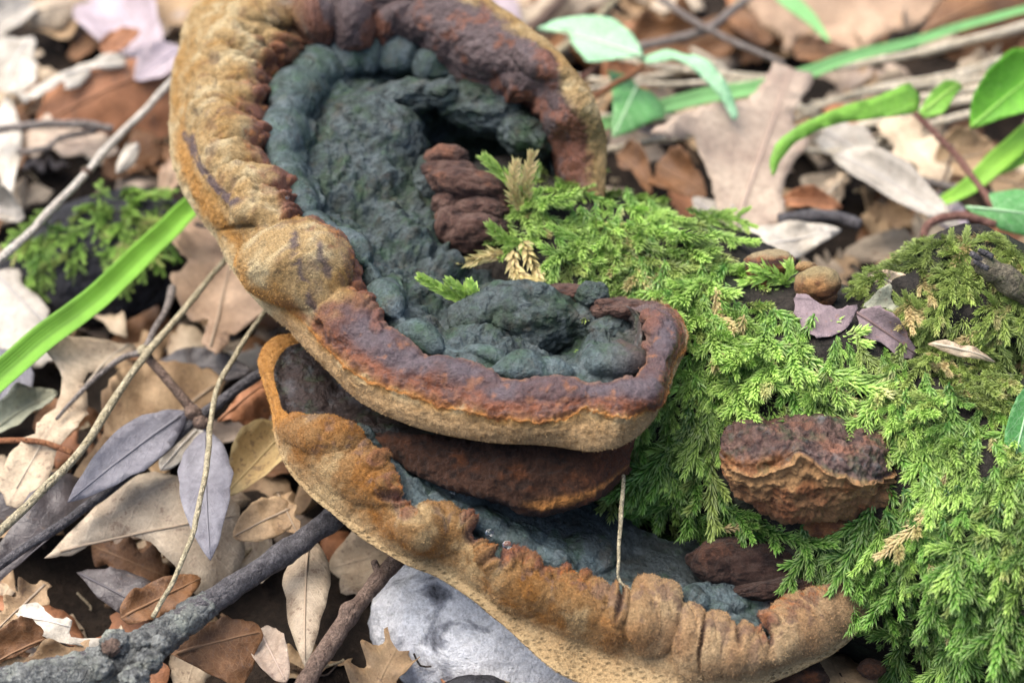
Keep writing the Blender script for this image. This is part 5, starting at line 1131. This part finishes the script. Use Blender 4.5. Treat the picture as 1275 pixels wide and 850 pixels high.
single('dry_stalk', 'thin bent straw stalk running down over the hanging blue-grey leaf', 'stalk', [(334,382,2.0), (300,430,1.95), (273,476,1.95), (263,520,1.9), (255,590,1.9), (235,680,1.8), (192,770,1.5)], (3.5, 3.6, 3), M_STALK, 'dry stalks', n=50)
single('dry_stalk', 'upright thin straw between bowl and shelf in front of the dark moss', 'stalk', [(776,590,.75), (774,620,1.0), (771,662,1.15), (769,715,1.25)], (2.2, 3.0, 1.8), M_STALK, 'dry stalks', w_=True)
single('dry_stalk', 'short bent straw lying on the shelf at the foot of the upright one', 'stalk', [(769,716,1.25), (775,728,1.28), (788,736,1.3)], (1.8, 2.0), M_STALK, 'dry stalks', w_=True)
single('dry_stalk', 'long pale straw lying across behind the ivy sprig', 'stalk', [(700,118,.8), (780,106,.8), (870,104,.8), (965,102,.8)], (4, 5), M_STRAW, 'dry stalks')
single('dry_stalk', 'pale straw to the right of the bowl rim below the lower ivy leaf', 'stalk', [(740,192,.9), (800,178,.9), (865,168,.9)], (5, 6), M_STRAW, 'dry stalks')
single('red_stalk', 'rust red arched stalk at the left edge', 'stalk', [(-15,549,1.2), (30,548,1.25), (60,553,1.25), (88,563,1.2)], (4.5, 3.5), M_RED)
single('twig', 'grey horizontal twig at the upper left under the rust-brown leaf', 'twig', [(-15,165,.9), (45,156,1.0), (100,154,1.0), (140,160,.9)], (7, 6), M_TWIG, 'thin twigs')
single('twig', 'thin curved twig tip at the upper left below the grey horizontal one', 'twig', [(20,190,.7), (55,186,.8), (75,172,.8), (120,162,.8)], (5, 4), M_TWIG, 'thin twigs')
t = root('twig', 'dark knotted twig crossing behind the two blue-grey leaves', 'twig', at(245, 520, 1.3), 'thin twigs')
stick(t, 'stem', [(355,445,1.4), (300,482,1.4), (245,522,1.3), (190,568,1.2), (100,635,1.1), (-15,712,1.0)], (7, 7.5, 7, 5.5), M_DTWIG, 40, 8, .12)
stick(t, 'branch', [(178,437,1.75), (205,470,1.6), (232,503,1.4), (246,520,1.3)], (6, 6, 9), M_BTWIG, 20, 8, .15)
stick(t, 'branch', [(213,358,1.3), (206,388,1.5), (188,418,1.65), (178,437,1.75)], (6, 4.5, 6), M_TWIG, 20, 8, .15)
stick(t, 'branch', [(178,437,1.75), (150,446,1.5), (110,478,1.4), (70,520,1.4)], (5, 4, 2.5), M_TWIG, 20, 6, .15)
for x, y, h, r_ in ((179, 436, 1.8, .085), (240, 514, 1.38, .12), (250, 526, 1.35, .11)):
    v, f = blob(at(x, y, h), (r_, r_ * .9, r_), 3, .2, 1.5, seed=x); mk('knot', v, f, M_BTWIG if r_ > .1 else M_STALK, t)
t = root('stick', 'thick grey stick with knobbly lichen-grey joint reaching under the long shelf', 'stick', at(170, 815, .9))
sk = [(470,600,1.2), (430,632,1.25), (350,690,1.3), (270,745,1.3), (215,785,1.3), (170,815,1.25), (90,838,1.2), (-25,856,1.1)]
stick(t, 'stem', sk, (13.5, 14, 14.5, 15, 18, 24, 21, 19), M_DTWIG, 110, 20, .16, 4)
q = V(sk)[3:]; stick(t, 'lichen_bark', [(262,750,1.305), (215,785,1.31), (170,815,1.26), (90,838,1.21), (-25,856,1.11)], (15, 20, 27, 22, 20), M_LICHEN, 130, 30, .2, 9)
for x, y, r_, sd_ in ((143, 802, .17, 1), (186, 822, .15, 2), (168, 846, .17, 3), (200, 802, .12, 4), (128, 832, .13, 5), (178, 800, .12, 6)):
    v, f = blob(at(x, y, 1.5), (r_, r_ * .9, r_), 4, .35, 2.2, 0, .16, sd_); mk('knob', v, f, M_LICHEN, t)
v, f = blob(at(139, 805, 1.6), (.11, .10, .08), 4, .25, 2, 0, .1, 8); mk('broken_scar', v, f, M_BTWIG, t)
t = root('twig', 'brown twig with a swollen node leaning from under the shelf to the bottom edge', 'twig', at(435, 770, .6), 'thin twigs')
stick(t, 'stem', [(500,688,1.2), (470,722,1.15), (435,765,1.1), (405,808,1.05), (370,868,1.0)], (12, 10, 11, 12), M_BTWIG, 50, 12, .22, 6, [(at(433, 760, 1.15), .12, .06), (at(470, 718, 1.2), .1, .04)])
stick(t, 'side_bud', [(470,712,1.2), (466,702,1.25), (463,696,1.3)], (6, 4), M_BTWIG, 8, 8)
single('twig', 'grey twig rising to the top edge behind the mint ivy leaf', 'twig', [(795,58,.9), (850,47,1.0), (890,30,1.1), (945,-12,1.2)], (7, 8, 6), M_TWIG, 'thin twigs')
single('twig', 'thin straw-grey twig crossing over the grey rising one', 'twig', [(815,-5,1.3), (860,25,1.25), (905,50,1.1), (975,78,1.0)], (6, 5), M_TWIG, 'thin twigs')
single('twig', 'greenish twig slanting to the top edge left of the crossing twigs', 'twig', [(690,70,.6), (725,40,.7), (775,-10,.8)], (7, 5), M_STALK, 'thin twigs')
single('twig', 'brown twig close above the top of the bowl rim', 'twig', [(655,40,.5), (690,10,.5), (710,-15,.5)], (12, 10), M_BTWIG, 'thin twigs')
single('twig', 'dark short stick under the orange-brown arched leaf', 'twig', [(970,276,1.2), (1010,270,1.3), (1045,272,1.3), (1072,280,1.3)], (11, 10, 9), M_DTWIG, 'thin twigs', rough=.3)
single('twig', 'pale grey twig end right of the willow-like leaf', 'twig', [(1090,212,1.0), (1140,222,1.1), (1196,236,1.1)], (5, 6.5), M_TWIG, 'thin twigs')
single('twig', 'hair-thin twig crossing behind the purple ivy stalk', 'twig', [(1188,180,1.1), (1178,215,1.1), (1160,255,1.1)], 2.2, M_BTWIG, 'thin twigs')
t = root('broken_branch', 'broken brown-grey branch stub poking out of the olive moss at the right edge', 'branch', atw(1250, 340, .1))
stick(t, 'stem', [(1212,322,.3), (1232,334,.25), (1260,352,.15), (1300,378,.0)], (10, 14, 17, 19), m_bark('mossy_branch', (.10, .085, .06), (.22, .19, .13), (.12, .14, .05), 5), 40, 16, .25, 4, w_=True)
for k_, (x, y) in enumerate(((1208, 316), (1213, 326), (1219, 312))): stick(t, 'splinter', [(x + 14, y + 8, .34), (x + 3, y + 2, .38), (x - 3, y - 1, .38)], (5, 4, 2.5), M_DTWIG, 8, 6, .3, 6, w_=True)
0 and stick(t, 'side_branch', [(1268,330,.15), (1262,312,.15), (1268,298,.1), (1295,285,.0)], (10, 9, 8), M_TWIG, 20, 10, .2, 4, w_=True)

# ------------------------------------------------------------------ stones and the dark lump at the left
b = NB('pale_stone'); p = b.pos(); n1 = b.noise(1.4, 6, p, .6, .5); n2 = b.noise(9, 6, p, .7); n3 = b.noise(.9, 3, p)
c = b.ramp(n1, [(.30, (.05, .052, .06)), (.38, (.30, .31, .34)), (.45, (.72, .73, .75)), (.75, (.86, .86, .87))])
c = b.mixc(1.0, c, b.ramp(n2, [(.3, .7), (.6, 1.1)]), 'MULTIPLY'); c = b.mixc(b.ramp(n3, [(.58, 0.0), (.7, .5)]), c, (.05, .07, .03))
n5 = b.noise(30, 4, p, .7); c = b.mixc(1.0, c, b.ramp(n5, [(.3, .7), (.6, 1.1)]), 'MULTIPLY'); M_STONE = b.fin(c, .8, b.bump(n5, .7, .03, b.bump(n2, .9, .09, b.bump(n1, .8, .2))), .3)
t = root('stone', 'bluish white weathered stone under the long shelf at the bottom edge', 'stone', at(580, 790, -.2))
v, f = blob(at(630, 812, -.45), (1.75, 1.3, 1.1), 6, .15, 1.0, -25, .03, 5); mk('body', v, f, M_STONE, t)
v, f = blob(at(585, 862, .45), (.45, .2, .3), 5, .2, 1.3, 8, .05, 6); tag(mk('stone', v, f, m_bark('black_stone', (.02, .02, .024), (.05, .05, .056), None, 4)), 'small blackish stone at the bottom edge on the bluish white stone', 'stone')
t = root('shade_lump', 'black lump standing in for the dark hollow under the moss cushion on the left', 'shade_filler', at(150, 330, .4))
sv1, sf1 = blob(at(130, 325, .35), (1.55, .95, .9), 6, .2, 1.1, 18, .04, 12); mk('wood', sv1, sf1, m_bark('shade_black', (.012, .012, .014), (.035, .035, .042), None, 3), t)  # black lump added to paint the dark hole below the moss; also carries the shoots
STB = bvh(sv1, sf1)
moss('moss_mat', 'soft blurred moss cushion on the black lump left of the bowl rim', [(M_MOSS, .75), (M_MOSS_SHADE, .1), (M_OLIVE, .15)], at(120, 270, 1), [(5,300), (25,235), (70,210), (120,200), (205,190), (222,250), (215,290), (150,330), (110,345), (60,350), (20,350)], 11, lambda x, y: (-.3 if x < 110 else .3, -.6, .5), STB, (.38, .62), 300, 9, out=.5)
# separate sprigs of moss
def sprigs(label, lst, mat, seed, l0=.13, w0=.05, mats=None):
    rg_ = np.random.default_rng(seed); t_ = root('moss_sprig', label, 'moss', atw(*lst[0][0]))
    for i, q in enumerate(lst):
        q = V(q); ax = spl(atw(q[:, 0], q[:, 1], q[:, 2]), 9); L = np.linalg.norm(np.diff(ax, axis=0), axis=1).sum()
        v, f, u = sprig(ax, TOCAM, max(14, int(62 * L / .8)), l0, w0, rg_, .85)
        mk('shoot', v, f, mats[i] if mats else mat, t_, uv=u)
    return t_
sprigs('two short vivid moss sprigs growing in the hollow of the blue-grey centre', [[(592,384,-.55), (560,366,-.5), (524,346,-.45)], [(585,382,-.5), (578,366,-.45), (560,350,-.4)], [(575,388,-.5), (590,372,-.4), (585,352,-.4)]], M_MOSS, 4, .12, .07)
sprigs('withered beige and green moss sprig standing beside the brown fungus rolls', [[(655,268,-1.7), (640,232,-1.65), (604,198,-1.6)], [(652,262,-1.7), (656,228,-1.6), (662,194,-1.5)], [(650,262,-1.6), (640,240,-1.55), (642,205,-1.5)], [(648,300,-1.3), (632,300,-1.2), (612,282,-1.1)], [(640,330,-1.1), (650,345,-1.0), (668,352,-.9)], [(628,318,-1.2), (610,318,-1.15), (570,330,-1.1)], [(650,300,-1.2), (660,320,-1.1), (672,345,-1.0)], [(640,310,-1.2), (640,335,-1.1), (650,352,-1.0)]], None, 6, .15, .055, [M_MOSS, M_DRY, M_DRY, M_MOSS, M_DRY, M_DRY, M_DRY, M_DRY])
sprigs('small moss sprig across the front of the flattish young fungus', [[(985,352,-.75), (955,345,-.7), (925,352,-.65)], [(980,352,-.7), (960,338,-.65), (938,334,-.6)], [(975,356,-.7), (985,342,-.6), (982,330,-.6)]], M_MOSS, 8, .14, .05)
